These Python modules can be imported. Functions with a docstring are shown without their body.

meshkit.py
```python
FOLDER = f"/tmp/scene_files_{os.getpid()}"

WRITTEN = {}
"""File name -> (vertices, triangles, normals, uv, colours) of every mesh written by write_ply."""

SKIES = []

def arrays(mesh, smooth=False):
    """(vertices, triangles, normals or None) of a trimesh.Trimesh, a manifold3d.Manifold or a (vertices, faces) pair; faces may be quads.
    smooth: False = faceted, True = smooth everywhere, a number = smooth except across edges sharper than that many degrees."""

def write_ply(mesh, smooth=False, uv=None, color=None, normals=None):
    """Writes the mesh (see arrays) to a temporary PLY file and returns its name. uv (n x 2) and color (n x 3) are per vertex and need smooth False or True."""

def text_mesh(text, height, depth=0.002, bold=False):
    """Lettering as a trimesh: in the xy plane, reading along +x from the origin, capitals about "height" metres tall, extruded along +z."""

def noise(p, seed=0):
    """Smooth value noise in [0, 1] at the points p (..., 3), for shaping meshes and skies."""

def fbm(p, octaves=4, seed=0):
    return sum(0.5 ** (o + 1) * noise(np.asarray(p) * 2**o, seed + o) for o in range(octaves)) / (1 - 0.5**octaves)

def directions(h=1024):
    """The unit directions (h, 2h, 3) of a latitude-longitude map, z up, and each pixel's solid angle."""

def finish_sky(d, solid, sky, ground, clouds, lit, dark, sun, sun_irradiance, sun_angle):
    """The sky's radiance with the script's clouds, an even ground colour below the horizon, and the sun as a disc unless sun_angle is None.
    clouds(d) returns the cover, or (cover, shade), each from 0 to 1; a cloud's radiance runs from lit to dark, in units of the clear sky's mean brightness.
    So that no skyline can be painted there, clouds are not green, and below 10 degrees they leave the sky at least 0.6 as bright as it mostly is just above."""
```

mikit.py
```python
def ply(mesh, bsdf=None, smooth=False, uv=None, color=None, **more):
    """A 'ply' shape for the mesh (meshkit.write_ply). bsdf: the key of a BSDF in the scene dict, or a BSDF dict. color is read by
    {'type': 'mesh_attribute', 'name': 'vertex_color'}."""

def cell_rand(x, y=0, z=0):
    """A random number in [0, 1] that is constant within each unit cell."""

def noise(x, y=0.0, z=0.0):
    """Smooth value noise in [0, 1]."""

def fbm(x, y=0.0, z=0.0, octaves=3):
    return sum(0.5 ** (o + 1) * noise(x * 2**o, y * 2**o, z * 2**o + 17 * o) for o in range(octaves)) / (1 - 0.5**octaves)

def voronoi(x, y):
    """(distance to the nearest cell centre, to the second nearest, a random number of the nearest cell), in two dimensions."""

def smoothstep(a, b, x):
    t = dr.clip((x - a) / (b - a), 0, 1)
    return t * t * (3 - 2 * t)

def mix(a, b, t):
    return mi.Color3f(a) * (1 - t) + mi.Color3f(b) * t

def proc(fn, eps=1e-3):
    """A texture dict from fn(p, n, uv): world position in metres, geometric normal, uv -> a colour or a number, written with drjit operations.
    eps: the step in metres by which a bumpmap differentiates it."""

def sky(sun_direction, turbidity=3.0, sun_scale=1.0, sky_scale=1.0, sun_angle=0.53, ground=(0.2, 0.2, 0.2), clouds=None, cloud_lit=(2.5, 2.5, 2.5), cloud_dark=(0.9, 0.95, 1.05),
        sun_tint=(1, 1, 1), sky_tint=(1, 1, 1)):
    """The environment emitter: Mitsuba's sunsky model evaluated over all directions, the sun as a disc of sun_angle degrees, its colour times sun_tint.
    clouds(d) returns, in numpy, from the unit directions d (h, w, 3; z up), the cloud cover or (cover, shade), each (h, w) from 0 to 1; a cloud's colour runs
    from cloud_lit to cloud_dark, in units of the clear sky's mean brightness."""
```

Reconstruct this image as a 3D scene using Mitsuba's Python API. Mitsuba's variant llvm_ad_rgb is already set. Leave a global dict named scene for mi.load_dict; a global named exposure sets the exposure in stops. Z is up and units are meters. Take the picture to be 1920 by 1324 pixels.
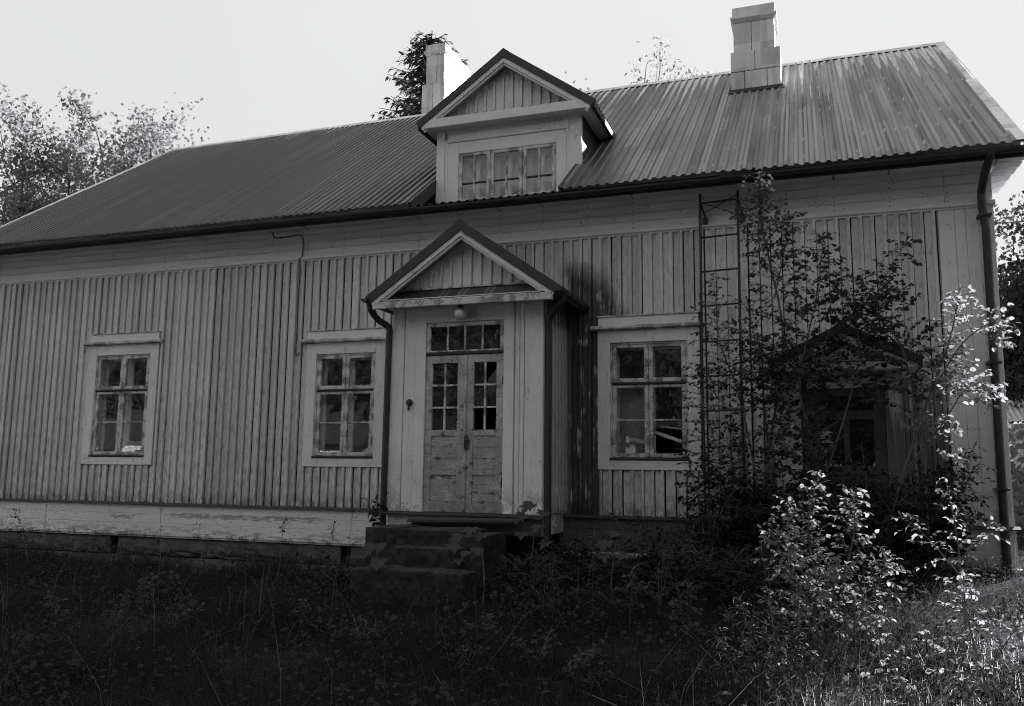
import math, random
import numpy as np
import trimesh
import shapely.geometry as sg
import drjit as dr
import mitsuba as mi
import mikit
from mikit import noise, fbm, cell_rand, smoothstep, mix
from meshkit import text_mesh  # noqa

T = mi.ScalarTransform4f
scene, labels = {}, {}
rng = np.random.default_rng(7)
random.seed(7)

# ------------------------------------------------------------------ camera, sky, exposure
CAM = np.array([0.0, -10.878, 1.485])
YAW, PITCH, ROLL, F = 0.3400, 0.1380, 0.0120, 1610.9        # focal length for a 1920 px wide frame
_fw = np.array([-math.sin(YAW) * math.cos(PITCH), math.cos(YAW) * math.cos(PITCH), math.sin(PITCH)])
_r0 = np.array([math.cos(YAW), math.sin(YAW), 0.0])
_u0 = np.cross(_r0, _fw)
RIGHT = math.cos(ROLL) * _r0 + math.sin(ROLL) * _u0
UP = -math.sin(ROLL) * _r0 + math.cos(ROLL) * _u0
scene['camera'] = {'type': 'perspective', 'fov': math.degrees(2 * math.atan(960 / F)), 'fov_axis': 'x',
                   'near_clip': 0.05, 'far_clip': 2000.0,
                   'to_world': T().look_at(origin=CAM.tolist(), target=(CAM + _fw).tolist(), up=UP.tolist())}
SUN_AZ, SUN_EL = math.radians(28.0), math.radians(31.3)
SUN = np.array([math.sin(SUN_AZ) * math.cos(SUN_EL), math.cos(SUN_AZ) * math.cos(SUN_EL), math.sin(SUN_EL)])


def thin_cloud(d):
    """An even veil of high cloud, brightest round the sun and falling off to the far side."""
    c = d @ SUN
    shade = 1.0 - np.clip((c + 0.75) / 1.75, 0, 1) ** 1.2
    a = np.arctan2(d[..., 1], d[..., 0]); e = np.arcsin(np.clip(d[..., 2], -1, 1))
    veil = np.sin(3.1 * a + 4 * e) * np.sin(9 * e - 1.3 * a + 1) + .5 * np.sin(11 * a + 7 * e + 2 * np.sin(5 * e)) * np.sin(17 * e + 4 * np.sin(3 * a))
    return np.ones(d.shape[:2]), shade + .035 * veil


scene['sky_light'] = mikit.sky(SUN.tolist(), turbidity=3, sun_scale=2.4, sun_tint=(0.761, 0.978, 1.506), ground=(0.06, 0.06, 0.06),
                               clouds=thin_cloud, cloud_lit=(1.1, 1.1, 1.1), cloud_dark=(0.86, 0.86, 0.86))
exposure = 3.36


def at(u, v, y):
    """The point on the plane of depth y that the photograph's pixel (u, v) shows."""
    d = _fw + RIGHT * (u - 960) / F + UP * (662 - v) / F
    return CAM + d * ((y - CAM[1]) / d[1])


# ------------------------------------------------------------------ mesh helpers
def join(parts):
    vs, fs, n = [], [], 0
    for v, f in parts:
        vs.append(np.asarray(v, float)); fs.append(np.asarray(f, int) + n); n += len(v)
    return np.vstack(vs), np.vstack(fs)


BF = np.array([[0, 2, 1], [0, 3, 2], [4, 5, 6], [4, 6, 7], [0, 1, 5], [0, 5, 4], [1, 2, 6], [1, 6, 5], [2, 3, 7], [2, 7, 6], [3, 0, 4], [3, 4, 7]])


def hexa(pts):
    return np.asarray(pts, float), BF.copy()


def box(x0, x1, y0, y1, z0, z1):
    return hexa([(x0, y0, z0), (x1, y0, z0), (x1, y1, z0), (x0, y1, z0), (x0, y0, z1), (x1, y0, z1), (x1, y1, z1), (x0, y1, z1)])


def bev(x0, x1, y0, y1, z0, z1, b=0.004):
    """A box whose front (low y) edges are chamfered."""
    b = min(b, (x1 - x0) * .3, (z1 - z0) * .3, (y1 - y0) * .5)
    v = [(x0, y1, z0), (x1, y1, z0), (x1, y1, z1), (x0, y1, z1), (x0, y0 + b, z0), (x1, y0 + b, z0), (x1, y0 + b, z1), (x0, y0 + b, z1),
         (x0 + b, y0, z0 + b), (x1 - b, y0, z0 + b), (x1 - b, y0, z1 - b), (x0 + b, y0, z1 - b)]
    q = [(0, 1, 5, 4), (1, 2, 6, 5), (2, 3, 7, 6), (3, 0, 4, 7), (4, 5, 9, 8), (5, 6, 10, 9), (6, 7, 11, 10), (7, 4, 8, 11), (8, 9, 10, 11), (3, 2, 1, 0)]
    f = [t for a, b_, c, d in q for t in ((a, b_, c), (a, c, d))]
    return np.array(v, float), np.array(f)


def slab(x0, x1, A, B, t):
    """A slab between x0 and x1 whose upper side runs from A=(y,z) to B; thickness t."""
    d = np.array(B, float) - np.array(A, float); d /= np.linalg.norm(d)
    n = np.array([d[1], -d[0]]) * t
    (ya, za), (yb, zb) = A, B
    return hexa([(x0, ya + n[0], za + n[1]), (x1, ya + n[0], za + n[1]), (x1, yb + n[0], zb + n[1]), (x0, yb + n[0], zb + n[1]),
                 (x0, ya, za), (x1, ya, za), (x1, yb, zb), (x0, yb, zb)])


def bar(p, q, w, h, up=(0, 0, 1)):
    p, q = np.array(p, float), np.array(q, float)
    d = q - p; d /= np.linalg.norm(d)
    s = np.cross(d, np.array(up, float)); s /= np.linalg.norm(s)
    u = np.cross(s, d)
    s, u = s * w / 2, u * h / 2
    return hexa([p - s - u, p + s - u, q + s - u, q - s - u, p - s + u, p + s + u, q + s + u, q - s + u])


def tube(pts, r, n=6, cap=True):
    pts = np.asarray(pts, float); m = len(pts)
    r = np.broadcast_to(np.asarray(r, float), (m,))
    tang = np.gradient(pts, axis=0); tang /= np.linalg.norm(tang, axis=1, keepdims=True) + 1e-12
    ref = np.array([0.31, 0.87, 0.12]) if abs(tang[:, 2]).mean() > .5 else np.array([0.05, 0.1, 1.0])
    a = np.cross(tang, ref); a /= np.linalg.norm(a, axis=1, keepdims=True) + 1e-12
    b = np.cross(tang, a)
    th = np.arange(n) * 2 * np.pi / n
    v = (pts[:, None] + r[:, None, None] * (np.cos(th)[None, :, None] * a[:, None] + np.sin(th)[None, :, None] * b[:, None])).reshape(-1, 3)
    f = []
    for i in range(m - 1):
        for j in range(n):
            k = (j + 1) % n
            f += [(i * n + j, i * n + k, (i + 1) * n + k), (i * n + j, (i + 1) * n + k, (i + 1) * n + j)]
    if cap:
        f += [(0, j + 1, j) for j in range(1, n - 1)] + [((m - 1) * n, (m - 1) * n + j, (m - 1) * n + j + 1) for j in range(1, n - 1)]
    return v, np.array(f)


def prism(poly, lo, hi, axis):
    """A polygon (two remaining axes in order) extruded along an axis from lo to hi. poly may be a shapely polygon."""
    if not isinstance(poly, sg.Polygon):
        poly = sg.Polygon(poly)
    m = trimesh.creation.extrude_polygon(sg.polygon.orient(poly), hi - lo)
    v = np.array(m.vertices); f = np.array(m.faces)
    if axis == 'y':
        v = np.stack([v[:, 0], hi - v[:, 2], v[:, 1]], 1)
    elif axis == 'x':
        v = np.stack([lo + v[:, 2], v[:, 0], v[:, 1]], 1)
    else:
        v = np.stack([v[:, 0], v[:, 1], lo + v[:, 2]], 1)
    return v, f


def catmull(pts, k=6):
    pts = np.asarray(pts, float)
    if len(pts) < 3:
        return np.array([pts[0] + (pts[-1] - pts[0]) * t for t in np.linspace(0, 1, k + 1)])
    p = np.vstack([2 * pts[0] - pts[1], pts, 2 * pts[-1] - pts[-2]])
    out = []
    for i in range(1, len(p) - 2):
        for t in np.linspace(0, 1, k, endpoint=False):
            a, b, c, d = p[i - 1:i + 3]
            out.append(.5 * (2 * b + (c - a) * t + (2 * a - 5 * b + 4 * c - d) * t * t + (-a + 3 * b - 3 * c + d) * t ** 3))
    return np.array(out + [pts[-1]])


# ------------------------------------------------------------------ scene entries
COUNT = {}


def add(key, mesh, bsdf, label=None, cat=None, group=None, kind=None, smooth=False, **more):
    n = COUNT.get(key, -1) + 1
    COUNT[key] = n
    k = key if n == 0 else f'{key}_{n:03d}'
    scene[k] = mikit.ply(mesh, bsdf, smooth, **more)
    tag(k, label, cat, group, kind)
    return k


def tag(k, label=None, cat=None, group=None, kind=None):
    d = {a: b for a, b in (('label', label), ('category', cat), ('group', group), ('kind', kind)) if b}
    if d:
        labels[k] = {**labels.get(k, {}), **d}


def number(key):
    """The key of the next part of this name that has no mesh of its own."""
    n = COUNT.get(key, -1) + 1
    COUNT[key] = n
    return key if n == 0 else f'{key}_{n:03d}'


# ------------------------------------------------------------------ materials (black and white photograph: all greys)
def G(v):
    return mi.Color3f(v, v, v)


def principled(fn=None, base=.5, rough=.6, spec=.5, metal=0.0, two=True, bump=None, bscale=.002, eps=1e-3):
    b = {'type': 'principled', 'base_color': mikit.proc(fn) if fn else {'type': 'rgb', 'value': [base] * 3},
         'roughness': rough, 'specular': spec, 'metallic': metal}
    if bump:
        b = {'type': 'bumpmap', 'arbitrary': mikit.proc(bump, eps), 'scale': bscale, 'bsdf': b}
    return {'type': 'twosided', 'bsdf': b} if two else b


def wall_tone(p, n, uv):
    board = cell_rand(dr.floor((p.x + 13.338) / .134), 3, dr.floor(p.y * 2 + .6))
    grain = fbm(p.x * 55, p.y * 55, p.z * 2.2, 3)
    fine = noise(p.x * 160, p.y * 160, p.z * 9)
    patch = fbm(p.x * 1.1, 4, p.z * 1.4, 3)
    base = .53 + .06 * (board - .5) + .09 * (grain - .5) + .05 * (fine - .5) + .10 * (patch - .5)
    mildew = smoothstep(.50, .80, fbm(p.x * 48, p.y * 48, p.z * 11, 4) + .14 * smoothstep(3.4, .9, p.z) - .04)
    base = base * (1 - .34 * mildew)
    foot = smoothstep(1.22, .93, p.z) * smoothstep(.25, .6, fbm(p.x * 30, 1, p.z * 14, 3))
    base = base * (1 - .55 * foot)
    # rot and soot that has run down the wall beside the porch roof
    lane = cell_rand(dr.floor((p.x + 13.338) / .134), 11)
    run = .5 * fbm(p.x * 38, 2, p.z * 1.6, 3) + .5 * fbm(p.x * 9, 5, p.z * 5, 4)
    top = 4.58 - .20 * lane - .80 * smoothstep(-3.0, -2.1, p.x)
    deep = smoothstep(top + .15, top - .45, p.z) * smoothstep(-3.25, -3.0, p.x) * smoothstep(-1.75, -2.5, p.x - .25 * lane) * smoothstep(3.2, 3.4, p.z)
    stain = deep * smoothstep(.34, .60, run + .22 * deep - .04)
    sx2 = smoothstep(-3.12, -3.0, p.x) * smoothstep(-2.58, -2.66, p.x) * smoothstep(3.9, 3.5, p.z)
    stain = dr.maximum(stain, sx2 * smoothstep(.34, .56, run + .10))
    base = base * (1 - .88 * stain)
    # long damp streaks and foliage shade painted dark on the boards at the far right
    damp_shade = smoothstep(-1.35, -.7, p.x) * smoothstep(.36, .56, fbm(p.x * 13, 7, p.z * .6, 3) + .16 * smoothstep(2.6, 1.2, p.z)) * smoothstep(3.9 - 1.6 * lane, 2.6 - 1.6 * lane, p.z)
    base = dr.lerp(base, .10 + .08 * (grain - .5), .92 * damp_shade)
    base = base * (.9 + .2 * board)
    return G(dr.clip(base, .02, .8))


def trim_tone(p, n, uv):
    grain = fbm(p.x * 9, p.y * 40, p.z * 22, 3)
    patch = fbm(p.x * 1.7, p.y * 3, p.z * 2.1, 3)
    base = .61 + .06 * (grain - .5) + .12 * (patch - .5)
    chip = smoothstep(.745, .79, .62 * fbm(p.x * 60 + 5, p.y * 60, p.z * 34, 3) + .38 * noise(p.x * 7, p.y * 7, p.z * 5) + .05)
    base = base * (1 - .4 * chip)
    drip = smoothstep(.60, .85, fbm(p.x * 60, p.y * 30, p.z * 5, 3))
    base = base * (1 - .22 * drip)
    low = smoothstep(1.45, .95, p.z) * smoothstep(.42, .6, .6 * fbm(p.x * 50, p.y * 20, p.z * 24, 3) + .4 * noise(p.x * 8, p.y * 5, p.z * 5))
    nx, nz = p.x / .62, (p.z - 4.663) / .056
    nail = smoothstep(.012, .006, dr.sqrt(dr.square((nx - dr.floor(nx) - .5) * .62) + dr.square((nz - dr.floor(nz) - .5) * .056))) * smoothstep(4.64, 4.66, p.z) * smoothstep(5.12, 5.10, p.z) * smoothstep(.3, .4, cell_rand(dr.floor(nx), dr.floor(nz)))
    return G(dr.clip(base * (1 - .5 * low) * (1 - .8 * nail), .03, .8))


def skirt_tone(p, n, uv):
    grain = fbm(p.x * 5, p.y * 30, p.z * 40, 3)
    base = .58 + .10 * (grain - .5) + .10 * (fbm(p.x * .9, 2, p.z * 2, 2) - .5)
    ragged = .05 * (fbm(p.x * 9, 1, p.z * 30, 3) - .5)
    band = smoothstep(.045, .030, dr.abs(p.z - .775) + ragged) * smoothstep(-9.45, -9.2, p.x + 3 * ragged) * smoothstep(-6.5, -6.9, p.x)
    band = dr.maximum(band, smoothstep(.03, .018, dr.abs(p.z - .735) + ragged) * smoothstep(.28, .2, dr.abs(p.x + 10.25) + 2 * ragged))
    worn = band * smoothstep(.36, .46, fbm(p.x * 14, 1, p.z * 50, 3))
    base = mix(G(base), G(.22 + .16 * noise(p.x * 30, 3, p.z * 70)), worn)
    spot = smoothstep(.70, .78, fbm(p.x * 30, p.y * 20, p.z * 40, 3))
    low = smoothstep(.66, .50, p.z) * smoothstep(.4, .65, fbm(p.x * 8, 4, p.z * 20, 3))
    return base * G((1 - .45 * spot) * (1 - .5 * low))


def peel_tone(p, n, uv):
    """Old white paint that flakes off grey wood."""
    m = .55 * fbm(p.x * 95, p.y * 95, p.z * 42, 3) + .45 * noise(p.x * 13, p.y * 13, p.z * 9)
    flake = smoothstep(.53, .58, m)
    edge = smoothstep(.49, .53, m) * (1 - flake)
    wood = .15 + .08 * fbm(p.x * 90, p.y * 90, p.z * 20, 2)
    paint = .50 + .12 * (noise(p.x * 11, p.y * 11, p.z * 11) - .5)
    c = mix(G(paint), G(wood), flake)
    return c * G(1 - .35 * edge)


def door_tone(p, n, uv):
    """Door leaves: paint left in patches over bare greyed planks."""
    m = .55 * fbm(p.x * 60, p.y * 60, p.z * 45, 3) + .45 * fbm(p.x * 9, p.y * 9, p.z * 6, 2) + .16 * smoothstep(2.4, 1.4, p.z) - .04
    bare = smoothstep(.46, .58, m)
    knots = smoothstep(.73, .8, noise(p.x * 13, 5, p.z * 17))
    wood = (.22 + .14 * (fbm(p.x * 7, 2, p.z * 90, 3) - .3)) * (1 - .6 * knots)
    paint = .37 + .14 * (noise(p.x * 9, 2, p.z * 7) - .5)
    return mix(G(paint), G(dr.maximum(wood, .04)), bare) * G(1 - .45 * smoothstep(1.25, 1.0, p.z) * noise(p.x * 25, 1, p.z * 20))


def roof_tone(p, n, uv):
    rib = dr.floor((p.x + 20) / .12)
    sheet = cell_rand(dr.floor((p.x + 13.87) / 1.08), 5)
    base = .022 + .085 * smoothstep(-4.5, 0.0, p.x) + .02 * (sheet - .5) + .03 * (fbm(p.x * .8, p.y * .5, 3, 3) - .5)  # paler to the right: lens glare painted into the sheet colour
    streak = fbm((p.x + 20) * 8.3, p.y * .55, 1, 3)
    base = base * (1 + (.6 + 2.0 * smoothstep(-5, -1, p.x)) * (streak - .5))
    # paler tongues that start at the ridge, longer towards the right
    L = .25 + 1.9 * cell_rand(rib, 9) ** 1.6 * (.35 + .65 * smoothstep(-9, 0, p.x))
    fx = dr.abs((p.x + 20) / .12 - rib - .5)
    dist = (4.6 - p.y) / L
    tongue = smoothstep(.10, -.04, fx - .46 * (1 - dist) + .10 * (noise(p.x * 40, p.y * 9) - .5)) * smoothstep(1.0, .9, dist)
    base = dr.lerp(base, .40 + .14 * noise(p.x * 30, p.y * 6), .9 * dr.clip(tongue, 0, 1))
    # lighter scraped lines running down single ribs
    scrape = smoothstep(.62, .70, noise(rib * 3.7, p.y * .8)) * smoothstep(.20, .10, dr.abs(fx - .28))
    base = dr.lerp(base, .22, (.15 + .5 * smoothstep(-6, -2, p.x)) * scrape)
    rowf = p.y / .62
    nail = smoothstep(.07, .04, dr.sqrt(dr.square(fx * .12) * 30 + dr.square(rowf - dr.floor(rowf) - .5) * .5)) * smoothstep(.62, .66, cell_rand(rib, dr.floor(rowf), 3))
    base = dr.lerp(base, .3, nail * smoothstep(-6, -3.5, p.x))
    return G(dr.clip(base, .02, .5))


def stone_tone(p, n, uv):
    s = fbm(p.x * 6, p.y * 6, p.z * 6, 4)
    sp = noise(p.x * 90, p.y * 90, p.z * 90)
    return G(dr.clip(.07 + .10 * (s - .4) + .06 * (sp - .5), .02, .4))


def stone_bump(p, n, uv):
    return fbm(p.x * 9, p.y * 9, p.z * 9, 5)


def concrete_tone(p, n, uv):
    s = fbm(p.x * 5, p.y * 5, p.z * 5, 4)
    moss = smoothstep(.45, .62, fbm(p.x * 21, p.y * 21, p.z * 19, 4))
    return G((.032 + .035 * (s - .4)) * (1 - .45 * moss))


def zinc_tone(p, n, uv):
    s = fbm(p.x * 4, p.y * 4, p.z * 1.2, 4)
    run = fbm(p.x * 22, p.y * 22, p.z * 1.5, 3)
    soot = .6 * smoothstep(.45, .75, fbm(p.x * 7, p.y * 7, p.z * .8, 4))
    return G((1 - .5 * soot) * dr.clip(.55 + .10 * 2.2 * (cell_rand(dr.floor(p.x * 3.1), dr.floor(p.y * 1.3), dr.floor(p.z * 2.2)) - .5) + .26 * (s - .5) + .10 * (run - .5), .05, .7))


def soil_tone(p, n, uv):
    return G(.008 + .014 * fbm(p.x * 3, p.y * 3, 1, 4))


def bark_tone(p, n, uv):
    return G(.07 + .08 * noise(p.x * 30, p.y * 30, p.z * 12))


def glass_dirt(p, n, uv):
    a = fbm(p.x * 5, p.y * 3, p.z * 4, 4)
    b = smoothstep(.55, .75, fbm(p.x * 21, 3, p.z * 17, 3))
    return dr.clip(.045 + .07 * smoothstep(.40, .75, a) + .03 * b + .12 * smoothstep(.6, .9, noise(p.x * 90, 1, p.z * 30)), 0, .6)


def grey_wood_tone(p, n, uv):
    return G(.05 + .07 * fbm(p.x * 40, p.y * 40, p.z * 6, 3))


def iron_tone(p, n, uv):
    return G(.014 + .025 * fbm(p.x * 20, p.y * 20, p.z * 7, 3))


M = {
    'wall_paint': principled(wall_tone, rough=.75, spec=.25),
    'trim_paint': principled(trim_tone, rough=.65, spec=.3),
    'skirt_paint': principled(skirt_tone, rough=.7, spec=.3),
    'peeling_paint': principled(peel_tone, rough=.75, spec=.25),
    'door_paint': principled(door_tone, rough=.75, spec=.25),
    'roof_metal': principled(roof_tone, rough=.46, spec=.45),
    'dark_metal': principled(iron_tone, rough=.5, spec=.4),
    'rot_wood': principled(None, .05, .85, .2),
    'grey_wood': principled(grey_wood_tone, .1, .9, .2),
    'bright_paint': principled(None, .62, .6, .3),
    'granite': principled(stone_tone, rough=.85, spec=.2, bump=stone_bump, bscale=.05),
    'concrete': principled(concrete_tone, rough=.9, spec=.2, bump=stone_bump, bscale=.02),
    'zinc': principled(zinc_tone, rough=.5, spec=.5),
    'black_hole': principled(None, .01, .9, .1),
    'room_plaster': principled(None, .22, .9, .1),
    'curtain_cloth': principled(None, .7, .95, .1),
    'soil': principled(soil_tone, rough=1.0, spec=.1),
    'bark': principled(bark_tone, rough=.9, spec=.2),
    'pane_glass': {'type': 'blendbsdf', 'weight': mikit.proc(glass_dirt), 'a': {'type': 'thindielectric', 'int_ior': 1.52},
                   'b': {'type': 'twosided', 'bsdf': {'type': 'diffuse', 'reflectance': {'type': 'rgb', 'value': [.30] * 3}}}},
    'globe_glass': principled(None, .55, .25, .5),
    'leaf_thick': {'type': 'principledthin', 'base_color': {'type': 'rgb', 'value': [.05] * 3}, 'roughness': .45, 'diff_trans': .8, 'eta': 1.45},
    'leaf_lit': {'type': 'principledthin', 'base_color': {'type': 'rgb', 'value': [.20] * 3}, 'roughness': .42, 'diff_trans': 1.1, 'eta': 1.5},  # paler copy for sunlit plants, sunlight put into the leaf colour
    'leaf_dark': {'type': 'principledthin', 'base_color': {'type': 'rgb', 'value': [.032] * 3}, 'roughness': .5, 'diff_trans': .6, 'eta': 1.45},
    'leaf_tree': {'type': 'principledthin', 'base_color': {'type': 'rgb', 'value': [.21] * 3}, 'roughness': .65, 'diff_trans': .8, 'eta': 1.45},
    'leaf_maple': {'type': 'principledthin', 'base_color': {'type': 'rgb', 'value': [.065] * 3}, 'roughness': .5, 'diff_trans': .5, 'eta': 1.45},
    'hay_stalk': {'type': 'principledthin', 'base_color': {'type': 'rgb', 'value': [.17] * 3}, 'roughness': .6, 'diff_trans': .5, 'eta': 1.4},  # darker copy of the dry grass, shade put into its colour
    'grass_blade': {'type': 'principledthin', 'base_color': {'type': 'rgb', 'value': [.034] * 3}, 'roughness': .55, 'diff_trans': .8, 'eta': 1.4},
    'grass_dry_lit': {'type': 'principledthin', 'base_color': {'type': 'rgb', 'value': [.38] * 3}, 'roughness': .6, 'diff_trans': 1.1, 'eta': 1.4},  # dry grass made paler where sun falls, sunlight put into its colour
}
scene.update(M)

# ------------------------------------------------------------------ ground
def sstep(a, b, x):
    t = np.clip((x - a) / (b - a), 0, 1)
    return t * t * (3 - 2 * t)


def ground_z(x, y):
    x, y = np.asarray(x, float), np.asarray(y, float)
    return (.42 * sstep(-5, 1.5, x) * sstep(-7.5, -.5, y) + .05 * np.sin(x * 1.3 + .7 * y) * np.cos(y * 1.1 - .4 * x)
            + .03 * np.sin(3.1 * x + 1.7 * y) - .10 * sstep(-3, -9, y))


def ground_sheet():
    ax = np.concatenate([np.linspace(-130, -24, 10)[:-1], np.linspace(-24, 14, 96), np.linspace(14, 130, 10)[1:]])
    ay = np.concatenate([np.linspace(-130, -14, 9)[:-1], np.linspace(-14, 30, 100), np.linspace(30, 130, 9)[1:]])
    X, Y = np.meshgrid(ax, ay, indexing='ij')
    v = np.stack([X, Y, ground_z(X, Y)], -1).reshape(-1, 3)
    n = len(ay)
    i, j = np.meshgrid(np.arange(len(ax) - 1), np.arange(n - 1), indexing='ij')
    a = (i * n + j).ravel()
    return v, np.vstack([np.stack([a, a + n, a + n + 1], 1), np.stack([a, a + n + 1, a + 1], 1)])


add('ground', ground_sheet(), 'soil', 'dark overgrown soil in front of the wooden house', 'ground', kind='structure', smooth=True)

# ------------------------------------------------------------------ the house
H = 'wooden_house'
tag(H, 'long abandoned wooden house with peeling battened walls and corrugated metal roof', 'house')
XL, XR = -13.55, 2.02
ZB, ZC, ZS = .95, 4.611, .505
EY, EZ, RY, RZ = -.5, 5.178, 4.592, 8.843
SL = (RZ - EZ) / (RY - EY)
BACK = 2 * RY
RXL, RXR = -13.87, 2.27
roof_z = lambda y: EZ + SL * (y - EY)

WINS = [dict(x0=-11.015, x1=-9.93, z0=1.664, z1=3.284), dict(x0=-6.884, x1=-5.906, z0=1.664, z1=3.164), dict(x0=-2.486, x1=-1.496, z0=1.664, z1=3.164)]
PX0, PX1, PY = -5.14, -3.094, -1.0          # main porch
QX0, QX1, QY = -.42, .89, -.8               # side porch
D0, D1, DY = -5.172, -2.96, .3              # dormer

# shell
holes = [sg.box(w['x0'], w['z0'], w['x1'], w['z1']) for w in WINS] + [sg.box(PX0 + .12, .98, PX1 - .12, 3.5), sg.box(QX0 + .1, .8, QX1 - .1, 2.5)]
wallpoly = sg.box(XL, ZS - .06, XR, 5.05)
for h in holes:
    wallpoly = wallpoly.difference(h)
gab = [(.03, -.3), (BACK, -.3), (BACK, EZ - .1), (RY, RZ - .14), (.03, roof_z(.03) - .14)]
add(H + '__wall__sheathing', prism(wallpoly, .027, .16, 'y'), 'rot_wood')
shell = [prism(gab, XL + .02, XL + .12, 'x'), prism(gab, XR - .12, XR - .02, 'x'), box(XL + .12, XR - .12, BACK - .12, BACK, -.3, 5.05)]
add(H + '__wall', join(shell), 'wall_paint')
room = [box(XL + .13, XR - .13, .17, BACK - .13, .86, .9), box(XL + .13, XR - .13, .17, BACK - .13, 4.3, 4.34), box(XL + .13, XR - .13, 4.2, 4.26, .9, 4.3)]
for x in (-8.6, -5.3, -2.9, -.9):
    room.append(box(x, x + .1, .17, 4.19, .9, 4.3))
add(H + '__inner_room', join(room), 'room_plaster')

# battened boards
PITCH_B = .134
W = H + '__wall'


def cuts_at(xa, xb):
    """Height spans of the front wall that are free of windows, porches and the like over this strip of x."""
    spans = [(ZB, ZC)]
    block = [(w['x0'] - .17, w['x1'] + .16, 1.53, w['z1'] + .35) for w in WINS] + [(PX0 + .02, PX1 - .02, 0, 3.62), (QX0 + .02, QX1 - .02, 0, 2.5)]
    for x0, x1, z0, z1 in block:
        m = (xa + xb) / 2
        if x0 < m < x1:
            spans = [s for a, b in spans for s in ((a, min(b, z0)), (max(a, z1), b)) if s[1] - s[0] > .05]
    return spans


nb = int((1.437 + 13.34) / PITCH_B)
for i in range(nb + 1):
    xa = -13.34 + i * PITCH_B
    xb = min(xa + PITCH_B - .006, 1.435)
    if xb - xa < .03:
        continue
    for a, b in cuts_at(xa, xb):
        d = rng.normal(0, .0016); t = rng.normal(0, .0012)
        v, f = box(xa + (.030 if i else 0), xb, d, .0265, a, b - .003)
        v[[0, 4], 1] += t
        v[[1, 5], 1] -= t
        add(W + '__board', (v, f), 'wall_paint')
    for a, b in cuts_at(xa - .01, xa + .01):
        if xa < -13.3:
            continue
        w = .021 + rng.normal(0, .0015)
        dx, tw = rng.normal(0, .0035), rng.normal(0, .003)
        v, f = bev(xa - .003 - w + dx, xa - .003 + w + dx, -.030 + rng.normal(0, .002), .004, a + abs(rng.normal(0, .004)), b - .002, .005)
        v[v[:, 2] > (a + b) / 2, 0] += tw
        add(W + '__batten', (v, f), 'wall_paint')

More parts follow.
